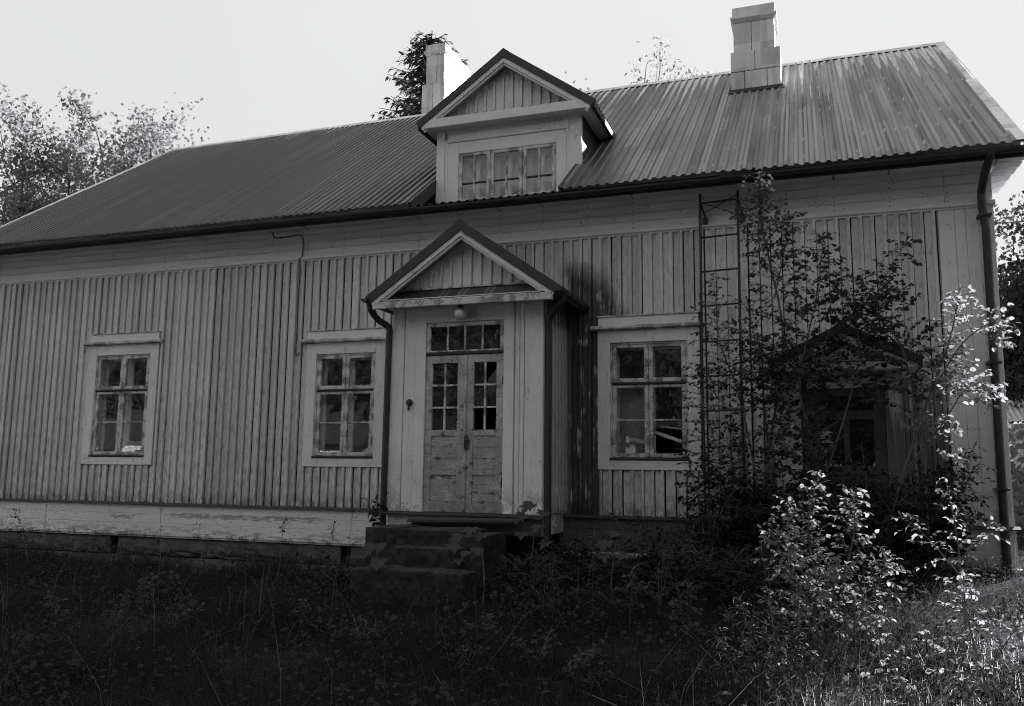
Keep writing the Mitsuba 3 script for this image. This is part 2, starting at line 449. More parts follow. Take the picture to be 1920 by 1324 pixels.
for x0, x1 in ((XL, -13.345), (1.44, 1.612), (1.615, 1.727), (1.73, 1.865), (1.868, XR)):
    add(W + '__corner_board', bev(x0, x1, -.012 - .002 * (x1 < 1.7), .026, ZB, ZC - .003), 'trim_paint')
add(W + '__cornice_strip', join([bev(XL - .02, XR + .02, -.052, .0, ZC, ZC + .052, .008), box(XL - .01, XR + .01, -.03, .0, ZC - .02, ZC - .001)]), 'trim_paint')
# frieze boards above the strip, butt joints broken
zf = ZC + .053
for k in range(4):
    hgt = .112
    xs = [XL, XL + .16] + sorted(rng.uniform(-12, 1, 3).tolist()) + [XR - .5, XR]
    for x0, x1 in zip(xs[:-1], xs[1:]):
        add(W + '__frieze_board', bev(x0 + .002, x1 - .002, -.012 + rng.normal(0, .0015) - (.008 if k == 3 else 0), .026, zf + .002, zf + hgt - .002, .004), 'trim_paint')
    zf += hgt
# skirt boards and their ledges
for x0, x1 in ((XL, PX0 + .01), (PX1 - .01, QX0 + .01), (QX1 - .01, XR)):
    z = ZS
    for k in range(3):
        xs = [x0] + ([(x0 + x1) / 2 + rng.uniform(-1.5, 1.5)] if x1 - x0 > 4 else []) + [x1]
        for a, b in zip(xs[:-1], xs[1:]):
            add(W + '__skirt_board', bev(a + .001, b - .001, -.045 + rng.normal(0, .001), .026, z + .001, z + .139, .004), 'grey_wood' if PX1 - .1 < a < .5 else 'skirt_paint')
        z += .14
    e0, e1 = (x0 - .02 if x0 == XL else x0), (x1 + .05 if x1 == XR else x1)
    add(W + '__drip_ledge', join([hexa([(e0, -.085, ZB - .03), (e1, -.085, ZB - .03), (e1, -.002, ZB - .03), (e0, -.002, ZB - .03),
                                        (e0, -.085, ZB - .018), (e1, -.085, ZB - .018), (e1, -.002, ZB + .012), (e0, -.002, ZB + .012)])]), 'rot_wood')
    add(W + '__base_ledge', join([bev(e0, e1, -.075, -.0, ZS - .045, ZS - .002, .008), box(e0, e1, -.055, 0, ZS - .065, ZS - .046)]), 'peeling_paint')

# granite plinth: two courses of rough blocks
for course, (z0, z1) in enumerate(((.16, .44), (-.25, .155))):
    x = XL + (.5 if course else 0)
    first = XL
    while first < XR - .2:
        wdt = rng.uniform(.9, 1.7)
        last = min(first + wdt, XR)
        if XR - last < .4:
            last = XR
        spans = [(first, last)]
        if course == 0:
            for c in (-10.404, -6.295):
                spans = [s for a, b in spans for s in ((a, min(b, c - .075)), (max(a, c + .075), b)) if s[1] - s[0] > .03]
        for a, b in spans:
            m = trimesh.creation.box((b - a - .012, .12, z1 - z0 - .01)).subdivide().subdivide().subdivide()
            v = np.array(m.vertices)
            v += np.array([(a + b) / 2, .06, (z0 + z1) / 2])
            fr = v[:, 1] < .02
            e = np.minimum(np.minimum(v[:, 0] - a, b - v[:, 0]), np.minimum(v[:, 2] - z0, z1 - v[:, 2]))
            v[fr, 1] += -.035 * np.clip(e[fr] / .09, 0, 1) + rng.normal(0, .009, fr.sum())
            add(H + '__plinth__stone', (v, m.faces), 'granite', smooth=40)
        first = last
for c in (-10.404, -6.295):
    add(H + '__plinth__vent_hole', join([box(c - .07, c + .07, .10, .12, .30, .44), box(c - .07, c - .055, .03, .099, .30, .44), box(c + .055, c + .07, .03, .099, .30, .44)]), 'black_hole')
add(H + '__plinth', box(XL + .02, XR - .02, .13, .3, -.4, ZS - .07), 'granite')

# ------------------------------------------------------------------ windows
PEEL = 'peeling_paint'


def window(key, w, y=0.0, rows=(1 / 3,), cols=2, broken=(), thick=.052, split=True, casing=True, inner=True):
    """Casing, frame, casements with panes; rows: heights of the transoms from the top as a share."""
    k = number(key)
    x0, x1, z0, z1 = w['x0'], w['x1'], w['z0'], w['z1']
    if casing:
        c = [bev(x0 - .165, x0 - .002, y - .034, y + .02, z0 - .13, z1 + .17), bev(x1 + .002, x1 + .155, y - .034, y + .02, z0 - .13, z1 + .17),
             bev(x0 - .001, x1 + .001, y - .036, y + .02, z1 + .002, z1 + .17), bev(x0 - .001, x1 + .001, y - .035, y + .02, z0 - .132, z0 - .012)]
        for m in c:
            add(k + '__casing', m, 'trim_paint')
        add(k + '__head_board', bev(x0 - .16, x1 + .15, y - .04, y + .02, z1 + .225, z1 + .345), 'trim_paint')
        add(k + '__drip_cap', join([bev(x0 - .25, x1 + .23, y - .10, y + .01, z1 + .172, z1 + .223, .012), box(x0 - .17, x1 + .16, y - .055, y + .01, z1 + .346, z1 + .362)]), PEEL)
    add(k + '__sill', join([bev(x0 - .01, x1 + .01, y - .05, y + .05, z0 - .010, z0 + .022, .008)]), 'rot_wood')
    fr = .022
    add(k + '__frame', join([box(x0 + .001, x0 + fr, y - .02, y + .14, z0 + .023, z1 - .001), box(x1 - fr, x1 - .001, y - .02, y + .14, z0 + .023, z1 - .001), box(x0 + fr, x1 - fr, y - .02, y + .14, z1 - fr, z1 - .001)]), PEEL)
    xs = np.linspace(x0 + fr, x1 - fr, cols + 1)
    zt = z1 - fr - (z1 - z0) * rows[0]
    add(k + '__transom_bar', bev(x0 + fr, x1 - fr, y - .035, y + .05, zt - .022, zt + .006, .008), 'rot_wood')
    s = thick
    for c in range(cols):
        for part, (a, b) in enumerate(((zt + .008, z1 - fr - .002), (z0 + .026, zt - .024))):
            xa, xb = xs[c] + .003, xs[c + 1] - .003
            jy = y + .004 * rng.normal()
            ms = [bev(xa, xa + s, jy - .012, jy + .03, a, b), bev(xb - s, xb, jy - .012, jy + .03, a, b), bev(xa + s, xb - s, jy - .011, jy + .03, b - s * .8, b), bev(xa + s, xb - s, jy - .011, jy + .03, a, a + s)]
            bars = []
            if part == 1 and split:
                zm = (a + b) / 2 + .01
                bars = [zm]
                ms.append(bev(xa + s, xb - s, jy - .006, jy + .02, zm - .011, zm + .011))
            add(k + '__sash', join(ms), PEEL)
            zz = [a + s] + bars + [b - s * .8]
            for q, (p0, p1) in enumerate(zip(zz[:-1], zz[1:])):
                name = (c, part, q)
                tilt = rng.normal(0, .0025)
                if name in broken:
                    poly = sg.Polygon(broken[name]).buffer(0)
                    pts = np.array(poly.exterior.coords)
                    pl = sg.Polygon([(xa + s + u_ * (xb - xa - 2 * s), p0 + v_ * (p1 - p0)) for u_, v_ in pts])
                    add(k + '__pane', prism(pl, jy + .010, jy + .0125, 'y'), 'pane_glass', 'broken window pane with a jagged edge')
                else:
                    add(k + '__pane', ([(xa + s - .004, jy + .011 + tilt, p0 - .004), (xb - s + .004, jy + .011 - tilt, p0 - .004), (xb - s + .004, jy + .011, p1 + .004), (xa + s - .004, jy + .011, p1 + .004)], [[0, 1, 2], [0, 2, 3]]), 'pane_glass')
    if inner:
        yi = y + .15
        ms = []
        for c in range(cols):
            xa, xb = xs[c] + .004, xs[c + 1] - .004
            for a, b in ((z0 + .03, zt - .01), (zt + .01, z1 - .03)):
                ms += [box(xa, xa + .05, yi, yi + .03, a, b), box(xb - .05, xb, yi, yi + .03, a, b), box(xa + .05, xb - .05, yi, yi + .03, a, a + .045), box(xa + .05, xb - .05, yi, yi + .03, b - .045, b)]
        add(k + '__inner_sash', join(ms), 'trim_paint')
    return k


k = window(H + '__window', WINS[0])
tag(k, 'tallest of the three ground floor windows, at the far left')
k = window(H + '__window', WINS[1])
tag(k, 'six pane window just left of the front porch')
k = window(H + '__window', WINS[2], broken={(1, 1, 0): [(0, 1), (0, .55), (.12, .8), (.3, .72), (.62, .86), (1, .62), (1, 1)], (0, 1, 0): [(0, 0), (1, 0), (1, 1), (.7, .93), (.5, .97), (.35, .86), (.16, .9), (.13, .72), (.0, .66)]})
tag(k, 'window with broken lower panes right of the front porch')
w = WINS[2]
add(H + '__inner_blind', box(w['x0'] + .06, (w['x0'] + w['x1']) / 2 - .02, .2, .21, 1.7, 2.62), 'room_plaster')
add(H + '__fallen_lath', join([bar((-2.25, .10, 1.93), (-1.98, .12, 1.87), .012, .045), bar((-1.95, .13, 2.02), (-1.5, .11, 1.86), .012, .04), bar((-1.9, .3, 2.1), (-1.55, .28, 2.05), .012, .02)]), 'trim_paint', 'pale splintered lath hanging behind broken glass')
w = WINS[0]
for q in range(6):
    add(H + '__stacked_lumber', box(w['x0'] + .12 + .02 * q, w['x1'] - .05 - .03 * rng.random(), .32, .5 + .03 * rng.random(), 1.60 + .055 * q, 1.642 + .055 * q), 'trim_paint')
w = WINS[1]
add(H + '__leaning_plank', bar((w['x0'] + .55, .25, 1.66), (w['x1'] + .1, .3, 2.0), .02, .06), 'trim_paint')
add(H + '__leaning_plank', bar((w['x0'] + .35, .25, 1.66), (w['x0'] + .28, .3, 2.05), .02, .05), 'trim_paint')

# ------------------------------------------------------------------ main roof
def profile(x0, x1, pitch=.12, h=.021, start=None):
    start = x0 if start is None else start
    xs, zs = [], []
    k = math.floor((x0 - start) / pitch) - 1
    while start + k * pitch < x1 + pitch:
        for u_, z_ in ((0, 0), (.40, 0), (.52, 1), (.82, 1), (.94, 0)):
            x = start + (k + u_) * pitch
            if x0 - 1e-6 <= x <= x1 + 1e-6:
                xs.append(x); zs.append(z_ * h)
        k += 1
    if xs[0] > x0 + 1e-4:
        xs.insert(0, x0); zs.insert(0, 0)
    if xs[-1] < x1 - 1e-4:
        xs.append(x1); zs.append(0)
    return np.array(xs), np.array(zs)


def sheet_along_y(x0, x1, A, B, lift=.0, start=None, t=.004, nseg=6, wob=.004):
    """A corrugated sheet whose ribs run from A=(y,z) up to B."""
    xs, hs = profile(x0, x1, start=start)
    d = np.array(B, float) - np.array(A, float); d /= np.linalg.norm(d)
    nrm = np.array([-d[1], d[0]])
    if nrm[1] < 0:
        nrm = -nrm
    n = len(xs)
    tops, bots = [], []
    ph = rng.uniform(0, 6, 3)
    for s in np.linspace(0, 1, nseg + 1):
        y, z = A[0] + (B[0] - A[0]) * s, A[1] + (B[1] - A[1]) * s
        wv = lift + wob * np.sin(xs * 2.1 + ph[0] + 5 * s) * np.sin(3 * s + ph[1]) + hs
        tops.append(np.stack([xs, y + nrm[0] * wv, z + nrm[1] * wv], 1))
        bots.append(np.stack([xs, y + nrm[0] * (wv - t), z + nrm[1] * (wv - t)], 1))
    v = np.vstack(tops + bots)
    f = []
    m = nseg + 1
    idx = np.arange(n - 1)
    for s in range(nseg):
        a = s * n + idx
        f += [np.stack([a, a + 1, a + n + 1], 1), np.stack([a, a + n + 1, a + n], 1)]
        a = a + m * n
        f += [np.stack([a, a + n + 1, a + 1], 1), np.stack([a, a + n, a + n + 1], 1)]
    for s, flip in ((0, 0), (nseg, 1)):
        a, b = s * n + idx, m * n + s * n + idx
        q = [np.stack([a, b, b + 1], 1), np.stack([a, b + 1, a + 1], 1)]
        f += [x[:, ::-1] for x in q] if flip else q
    return v, np.vstack(f)


RF = H + '__roof'
decks = []
for x0, x1, y0 in ((RXL + .02, D0 - .02, EY + .03), (D0 - .02, -3.03, 1.0), (-3.03, RXR - .02, EY + .03)):
    decks.append(slab(x0, x1, (y0, roof_z(y0) - .012), (RY, RZ - .012), .09))
decks.append(slab(RXL + .02, RXR - .02, (BACK - EY - .03, EZ - .012), (RY, RZ - .014), -.09))
decks.append(slab(D0 - .02, -3.03, (EY + .03, EZ - .07), (DY - .002, EZ + .06), .05))
add(RF, join(decks), 'trim_paint')
edges = np.concatenate([np.linspace(RXL, D0 - .02, 9), np.linspace(-3.03, RXR, 6)])
for x0, x1 in zip(edges[:-1], edges[1:]):
    if x0 > D0 - .1 and x1 < -3.0:
        ya = 1.02
        for a, b in ((x0, (x0 + x1) / 2), ((x0 + x1) / 2, x1)):
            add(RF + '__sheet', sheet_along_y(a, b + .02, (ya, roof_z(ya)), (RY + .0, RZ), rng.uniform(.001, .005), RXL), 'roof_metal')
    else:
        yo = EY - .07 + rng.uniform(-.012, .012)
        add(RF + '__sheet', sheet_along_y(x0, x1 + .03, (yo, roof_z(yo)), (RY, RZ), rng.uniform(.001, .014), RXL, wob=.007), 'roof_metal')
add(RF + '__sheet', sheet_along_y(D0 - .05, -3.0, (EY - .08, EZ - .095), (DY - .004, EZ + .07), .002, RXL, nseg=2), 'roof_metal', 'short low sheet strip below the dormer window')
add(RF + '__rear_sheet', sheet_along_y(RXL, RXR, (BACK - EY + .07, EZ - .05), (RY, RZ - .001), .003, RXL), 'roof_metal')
# flashing boards along the cut edges beside the dormer
for x in (D0 - .035, -3.045):
    add(RF + '__edge_flashing', slab(x, x + .035, (EY - .06, roof_z(EY - .06) + .028), (.62, roof_z(.62) + .028), .17), 'dark_metal')
cap = []
for x0, x1 in zip(edges[:-1], edges[1:]):
    cap.append(join([slab(x0, x1 + .03, (RY - .17, RZ - .17 * SL + .034), (RY, RZ + .036), .004), slab(x0, x1 + .03, (RY + .17, RZ - .17 * SL + .034), (RY, RZ + .036), -.004)]))
for m in cap:
    add(RF + '__ridge_cap', m, 'zinc')
for x, s in ((RXR, 1), (RXL, -1)):
    for q in range(4):
        ya, yb = EY - .06 + (RY - EY + .06) * q / 4, EY - .06 + (RY - EY + .06) * (q + 1) / 4 + .04
        yb = min(yb, RY)
        a, b = sorted((x - s * .11, x + s * .025))
        lf = .03 + .004 * (q % 2)
        add(RF + '__verge_trim', join([slab(a, b, (ya, roof_z(ya) + lf), (yb, roof_z(yb) + lf), .005), slab(*sorted((x + s * .012, x + s * .03)), (ya, roof_z(ya) + lf - .004), (yb, roof_z(yb) + lf - .004), .15)]), 'zinc')
    add(RF + '__rear_verge', slab(*sorted((x - s * .1, x + s * .02)), (BACK - EY, EZ + .03), (RY, RZ + .03), -.14), 'zinc')
# eaves: soffit, fascia, gutter
add(H + '__soffit', join([box(RXL + .03, XR - .0, EY + .06, -.02, 5.085, 5.105), box(XR, RXR - .03, EY + .06, .95, 5.085, 5.105)]), 'trim_paint')
for q in range(6):
    y = EY + .08 + q * .24
    add(H + '__soffit__board', bev(XR + .03, RXR + .06 - .012 * q, y, y + .22, 5.045, 5.084), 'trim_paint')
add(H + '__fascia', join([bev(RXL, RXR, EY + .022, EY + .055, 5.0, 5.13, .006)]), 'dark_metal')
gp = [(EY - .055 + .055 * math.cos(a), 5.075 + .055 * math.sin(a)) for a in np.linspace(math.pi, 2 * math.pi, 9)]
gp2 = [(EY - .055 + .05 * math.cos(a), 5.075 + .05 * math.sin(a)) for a in np.linspace(2 * math.pi, math.pi, 9)]
for x0, x1 in ((RXL, -8.9), (-8.9, -5.05), (-5.05, -1.0), (-1.0, RXR)):
    sag = -.012 if -6 < x0 < -4 else 0
    m = prism(gp + gp2, x0, x1 + .01, 'x')
    m[0][:, 2] += sag
    add(H + '__gutter', m, 'dark_metal')


def drain(key, pts, r):
    pts = np.array(pts, float)
    add(key, tube(catmull(pts, 5), r, 10), 'dark_metal', smooth=50)


px = 1.925
add(H + '__drainpipe', join([tube(catmull([(px + .0, EY - .055, 5.08), (px, EY - .04, 5.02), (px - .02, -.34, 4.9), (px - .03, -.12, 4.76), (px - .03, -.10, 4.6), (px - .01, -.10, 4.3)], 5), .046, 12, False),
                             tube([(px - .01, -.10, 4.3), (px - .02, -.10, 1.2), (px - .02, -.10, .42)], .046, 12)]), 'dark_metal', 'drainpipe at the right corner of the house', smooth=50)
for z in (4.45, 2.75, 1.35):
    add(H + '__drainpipe__bracket', join([box(px - .09, px + .05, -.165, -.01, z, z + .025)]), 'dark_metal')

# ------------------------------------------------------------------ gabled roofs of dormer and porches
def gable_roof(key, xc, half, zt, slope, y0, y1, mat='dark_metal', barge=True, ov=0.0, thick=.075, face=.10, white=.065):
    """Two slopes with ridge along y; front edge y0. zt = outer top of the ridge."""
    zl = zt - slope * half
    for s in (-1, 1):
        A, B = np.array([xc + s * half, zl]), np.array([xc, zt])
        d = (B - A) / np.linalg.norm(B - A)
        n = np.array([-d[1], d[0]]); n = n if n[1] > 0 else -n
        # ribbed sheets
        L = np.linalg.norm(B - A)
        ys, hs = profile(y0, y1, start=y0)
        vs = []
        for off in (0.004, -.002):
            for e in (A, B):
                o = hs + off
                vs.append(np.stack([e[0] + n[0] * o, ys, e[1] + n[1] * o], 1))
        m = len(ys); idx = np.arange(m - 1)
        f = []
        for lay, fl in ((0, s > 0), (2, s < 0)):
            a, b = lay * m + idx, (lay + 1) * m + idx
            q = [np.stack([a, a + 1, b + 1], 1), np.stack([a, b + 1, b], 1)]
            f += [x[:, ::-1] for x in q] if fl else q
        a, b = idx, 2 * m + idx
        f += [np.stack([a, b, b + 1], 1), np.stack([a, b + 1, a + 1], 1)]
        add(key + '__sheet', (np.vstack(vs), np.vstack(f)), 'roof_metal')
        # deck under the sheets
        P = [A, B, B - n * thick * .9, A - n * thick * .9]
        P[2] = np.array([xc, zt - thick / abs(n[1])]); P[1] = np.array([xc, zt])
        add(key + '__deck', prism([(p[0], p[1] - .003) for p in P], y0 + .022, y1, 'y'), 'trim_paint')
        # dark edge trim and pale barge board on the front
        e = .02
        t1 = [A + n * .025 - d * .02, np.array([xc, zt + .025 / n[1]]), np.array([xc, zt - face / n[1]]), A - n * face - d * .02]
        add(key + '__edge_trim', prism([tuple(p) for p in t1], y0 - .012, y0 + .02, 'y'), 'dark_metal')
        if barge:
            t2 = [A - n * (face + .002), np.array([xc, zt - (face + .002) / n[1]]), np.array([xc, zt - (face + white) / n[1]]), A - n * (face + white) - d * .0]
            add(key + '__barge_board', prism([tuple(p) for p in t2], y0 + .006, y0 + .045, 'y'), 'trim_paint')
            t3 = [A - n * (face + white), np.array([xc, zt - (face + white) / n[1]]), np.array([xc, zt - (face + white + .03) / n[1]]), A - n * (face + white + .03)]
            add(key + '__barge_board', prism([tuple(p) for p in t3], y0 + .03, y0 + .06, 'y'), 'trim_paint')
        # eave gutter along the slope's foot
        ex, ez = A[0], A[1]
        add(key + '__eave_trim', box(*sorted((ex - s * .035, ex + s * .012)), y0 + .02, y1, ez - .09, ez - .008), 'dark_metal')
    add(key + '__ridge_cap', join([hexa([(xc - .09, y0 - .01, zt - .09 * slope + .03), (xc, y0 - .01, zt + .034), (xc, y1, zt + .034), (xc - .09, y1, zt - .09 * slope + .03), (xc - .09, y0 - .01, zt - .09 * slope + .036), (xc, y0 - .01, zt + .042), (xc, y1, zt + .042), (xc - .09, y1, zt - .09 * slope + .036)]),
                                   hexa([(xc, y0 - .01, zt + .034), (xc + .09, y0 - .01, zt - .09 * slope + .03), (xc + .09, y1, zt - .09 * slope + .03), (xc, y1, zt + .034), (xc, y0 - .01, zt + .042), (xc + .09, y0 - .01, zt - .09 * slope + .036), (xc + .09, y1, zt - .09 * slope + .036), (xc, y1, zt + .042)])]), 'dark_metal')


def tympanum(key, xc, half, zbase, zapex, y, pitch=.14, mat='trim_paint'):
    """Battened boards that fill a gable triangle."""
    n = int(2 * half / pitch)
    tri = sg.Polygon([(xc - half, zbase), (xc + half, zbase), (xc, zapex)])
    xs = xc - n * pitch / 2 + np.arange(n + 1) * pitch
    for a, b in zip(xs[:-1], xs[1:]):
        g = tri.intersection(sg.box(a + .021, zbase, b - .002, zapex))
        if g.area > 1e-4:
            add(key + '__board', prism(g, y + rng.normal(0, .001), y + .02, 'y'), mat)
    for a in xs:
        g = tri.intersection(sg.box(a - .014, zbase + .01, a + .014, zapex))
        if g.area > 5e-4:
            add(key + '__batten', prism(g, y - .026, y + .003, 'y'), mat)


# ---- dormer
DM = H + '__dormer'
dz0 = 5.24
dxc = (D0 + D1) / 2 + .02
dw = dict(x0=-4.817, x1=-3.327, z0=5.36, z1=6.12)
dpoly = sg.box(D0 + .01, dz0 - .1, D1 - .01, 6.72).difference(sg.box(dw['x0'], dw['z0'], dw['x1'], dw['z1']))
dsh = [prism(dpoly, DY + .02, DY + .1, 'y')]
for x in (D0 + .01, D1 - .07):
    add(DM + '__cheek', prism([(DY + .1, dz0), (DY + .1, 6.72), (2.2, 6.72), (DY + .3, roof_z(DY + .3) - .3)], x, x + .06, 'x'), 'dark_metal')  # cheeks coloured dark to carry the shade that lies on them
add(DM, join(dsh), 'wall_paint')
add(DM + '__attic_dark', join([box(D0 + .1, D1 - .1, 1.6, 1.64, 4.4, 6.7), box(D0 + .1, D1 - .1, .41, 1.6, 5.15, 5.19)]), 'room_plaster')
for x0, x1 in ((D0, D0 + .13), (D1 - .17, D1)):
    add(DM + '__corner_board', bev(x0, x1, DY - .022, DY + .019, dz0, 6.6), 'trim_paint')
for x0, x1, z0, z1 in ((D0 + .133, D0 + .175, dz0, 6.35), (D0 + .178, dw['x0'] - .003, dz0, 6.30), (dw['x1'] + .003, D1 - .215, dz0, 6.30), (D1 - .212, D1 - .173, dz0, 6.35)):
    add(DM + '__casing', bev(x0, x1, DY - .012, DY + .019, z0, z1), 'trim_paint')
add(DM + '__casing', bev(dw['x0'] - .001, dw['x1'] + .001, DY - .013, DY + .019, dw['z1'] + .002, 6.30), 'trim_paint')
add(DM + '__head_board', bev(D0 + .18, D1 - .18, DY - .03, DY + .019, 6.305, 6.43), 'trim_paint')
for i in range(16):
    a = D0 + .135 + i * (D1 - D0 - .31) / 16
    add(DM + '__board', box(a + .002, a + (D1 - D0 - .31) / 16 - .002, DY + rng.normal(0, .001), DY + .019, 6.432, 6.66), 'trim_paint')
    add(DM + '__batten', box(a - .008, a + .008, DY - .012, DY + .003, 6.433, 6.66), 'trim_paint')
for i in range(6):     # boards of the cheek beside the cut-out, and the apron under the window
    a = D0 + .01 + i * .06
add(DM + '__apron_board', box(D0 + .13, D1 - .05, DY - .012, DY + .018, dz0 - .06, 5.345), 'trim_paint')
dk = number(DM + '_window')
tag(dk, 'row of three dormer casements above the eaves')
xs = np.linspace(dw['x0'], dw['x1'], 4)
add(dk + '__sill', box(dw['x0'] - .01, dw['x1'] + .01, DY - .04, DY + .04, dw['z0'] - .014, dw['z0'] + .012), 'rot_wood')
for c in range(3):
    a, b = xs[c] + .004, xs[c + 1] - .004
    s = .052
    zm = dw['z0'] + .30
    xm = (a + b) / 2
    z0, z1 = dw['z0'] + .014, dw['z1'] - .006
    ms = [bev(a, a + s, DY - .012, DY + .04, z0, z1), bev(b - s, b, DY - .012, DY + .04, z0, z1), bev(a + s, b - s, DY - .011, DY + .04, z1 - .042, z1), bev(a + s, b - s, DY - .011, DY + .04, z0, z0 + .045),
          bev(xm - .011, xm + .011, DY - .009, DY + .03, z0 + .045, z1 - .042)]
    add(dk + '__sash', join(ms), PEEL)
    add(dk + '__glazing_bar', join([box(a + s, xm - .0115, DY - .008, DY + .03, zm - .009, zm + .009), box(xm + .0115, b - s, DY - .008, DY + .03, zm - .009, zm + .009)]), 'rot_wood')
    for pa, pb in ((a + s, xm - .011), (xm + .011, b - s)):
        for za, zb in ((z0 + .045, zm - .009), (zm + .009, z1 - .042)):
            t_ = rng.normal(0, .003)
            add(dk + '__pane', ([(pa, DY + .014 + t_, za), (pb, DY + .014 - t_, za), (pb, DY + .014, zb), (pa, DY + .014, zb)], [[0, 1, 2], [0, 2, 3]]), 'pane_glass')
    yi = DY + .13
    add(dk + '__inner_sash', join([box(a, a + .1, yi, yi + .03, z0, z1), box(b - .1, b, yi, yi + .03, z0, z1), box(a + .1, b - .1, yi, yi + .03, z1 - .1, z1), box(xm - .035, xm + .035, yi, yi + .03, z0, z1 - .1), box(a + .1, xm - .036, yi, yi + .03, zm - .06, zm - .02), box(xm + .036, b - .1, yi, yi + .03, zm - .06, zm - .02)]), 'trim_paint')
for x0, x1, zlow in ((xs[0] + .03, xs[1] - .03, 5.3), (xs[1] + .03, xs[2] - .03, 5.55), (xs[2] + .03, xs[3] - .03, 5.3)):
    n = 40
    xx = np.linspace(x0, x1, n); yy = DY + .21 + .012 * np.sin(np.arange(n) * 1.1) + .006 * np.sin(np.arange(n) * .4)
    v = np.vstack([np.stack([xx, yy, np.full(n, zlow)], 1), np.stack([xx, yy, np.full(n, 6.08)], 1)])
    i = np.arange(n - 1)
    add(dk + '__curtain', (v, np.vstack([np.stack([i, i + 1, i + n + 1], 1), np.stack([i, i + n + 1, i + n], 1)])), 'curtain_cloth')
DR = H + '__dormer_roof'
gable_roof(DR, dxc - .01, 1.33, 7.50, .70, .06, 2.95, white=.06, face=.075)
zf0 = 6.50
add(DR + '__fascia_board', bev(dxc - 1.27, dxc + 1.27, .065, .11, zf0 - .02, zf0 + .115, .006), 'trim_paint')
add(DR + '__soffit', box(dxc - 1.26, dxc + 1.26, .11, DY - .003, zf0 - .0, zf0 + .02), 'trim_paint')
add(DR + '__gable_ledge', hexa([(dxc - 1.2, .085, zf0 + .116), (dxc + 1.2, .085, zf0 + .116), (dxc + 1.2, DY + .02, zf0 + .13), (dxc - 1.2, DY + .02, zf0 + .13), (dxc - 1.2, .085, zf0 + .124), (dxc + 1.2, .085, zf0 + .124), (dxc + 1.2, DY + .02, zf0 + .18), (dxc - 1.2, DY + .02, zf0 + .18)]), 'dark_metal')
tympanum(DR, dxc - .01, .93, zf0 + .20, zf0 + .20 + .93 * .69, DY - .02)
add(DR + '__gable_back', prism([(dxc - 1.2, zf0 + .13), (dxc + 1.2, zf0 + .13), (dxc - .01, 7.36)], DY, DY + .03, 'y'), 'trim_paint')
for s in (-1, 1):
    add(DR + '__side_soffit', box(*sorted((dxc + s * 1.09, dxc + s * 1.27)), .12, 1.6, 6.50, 6.515), 'trim_paint')

# ---- front porch
PO = H + '__porch'
pz0, pz1 = .985, 3.62
dx0, dx1 = -4.65, -3.60
add(PO, join([prism(sg.box(PX0 + .01, pz0 - .25, PX1 - .01, pz1).difference(sg.box(dx0, pz0, dx1, 3.36)), PY + .03, PY + .10, 'y'), box(PX0 + .01, PX0 + .07, PY + .1, .02, pz0 - .25, pz1), box(PX1 - .07, PX1 - .01, PY + .1, .02, pz0 - .25, pz1), box(PX0 + .07, PX1 - .07, PY + .1, .3, pz0 - .1, pz0 - .004), box(PX0 + .02, PX1 - .02, PY, .02, pz1 + .002, pz1 + .03)]), 'trim_paint')
for x0, x1, d in ((PX0, PX0 + .170, .0), (PX0 + .180, PX0 + .338, .004), (PX0 + .346, dx0 - .002, -.02), (dx1 + .002, -3.466, -.02), (-3.457, -3.398, .004), (-3.390, -3.338, .0), (-3.328, PX1, .0)):
    add(PO + '__board', bev(x0, x1, PY + d, PY + .029, pz0, pz1 - .002, .005), 'trim_paint')
add(PO + '__lintel', bev(dx0 - .001, dx1 + .001, PY - .018, PY + .029, 3.365, 3.615), 'trim_paint')
# battened side wall of the porch towards the right
for i in range(7):
    y0 = PY + .03 + i * .14
    v, f = box(PX1 - .009, PX1 + .012, y0, y0 + .136, pz0, pz1 - .002)
    add(PO + '__side_board', (v, f), 'wall_paint')
    if i:
        add(PO + '__side_batten', box(PX1 + .01, PX1 + .032, y0 - .024, y0 + .018, pz0, pz1 - .003), 'wall_paint')
add(PO + '__threshold', join([hexa([(PX0 - .03, PY - .09, pz0 - .045), (PX1 + .02, PY - .07, pz0 - .03), (PX1 + .02, PY + .02, pz0 - .03), (PX0 - .03, PY + .02, pz0 - .03), (PX0 - .03, PY - .09, pz0 - .02), (PX1 + .02, PY - .07, pz0 - .008), (PX1 + .02, PY + .02, pz0 - .003), (PX0 - .03, PY + .02, pz0 - .003)]),
                              hexa([(-4.78, PY - .16, pz0 - .12), (-3.4, PY - .13, pz0 - .09), (-3.4, PY - .03, pz0 - .05), (-4.78, PY - .03, pz0 - .05), (-4.78, PY - .16, pz0 - .09), (-3.4, PY - .13, pz0 - .065), (-3.4, PY - .03, pz0 - .031), (-4.78, PY - .03, pz0 - .031)])]), 'rot_wood')
add(PO + '__base_board', bev(PX0 + .01, -4.80, PY + .0, PY + .029, pz0 - .25, pz0 - .05), 'skirt_paint')
add(PO + '__base_board', bev(-4.79, PX1 - .01, PY + .006, PY + .029, pz0 - .25, pz0 - .052), 'rot_wood')
add(PO + '__gable_support', box(PX0 - .1, PX1 + .1, PY - .28, PY + .0, 3.622, 3.640), 'trim_paint')
PR = H + '__porch_roof'
pxc = -4.09
gable_roof(PR, pxc, 1.27, 4.565, .70, PY - .31, .02, white=.055, face=.085)
add(PR + '__fascia_board', bev(pxc - 1.20, pxc + 1.20, PY - .305, PY - .262, 3.525, 3.615, .006), PEEL)
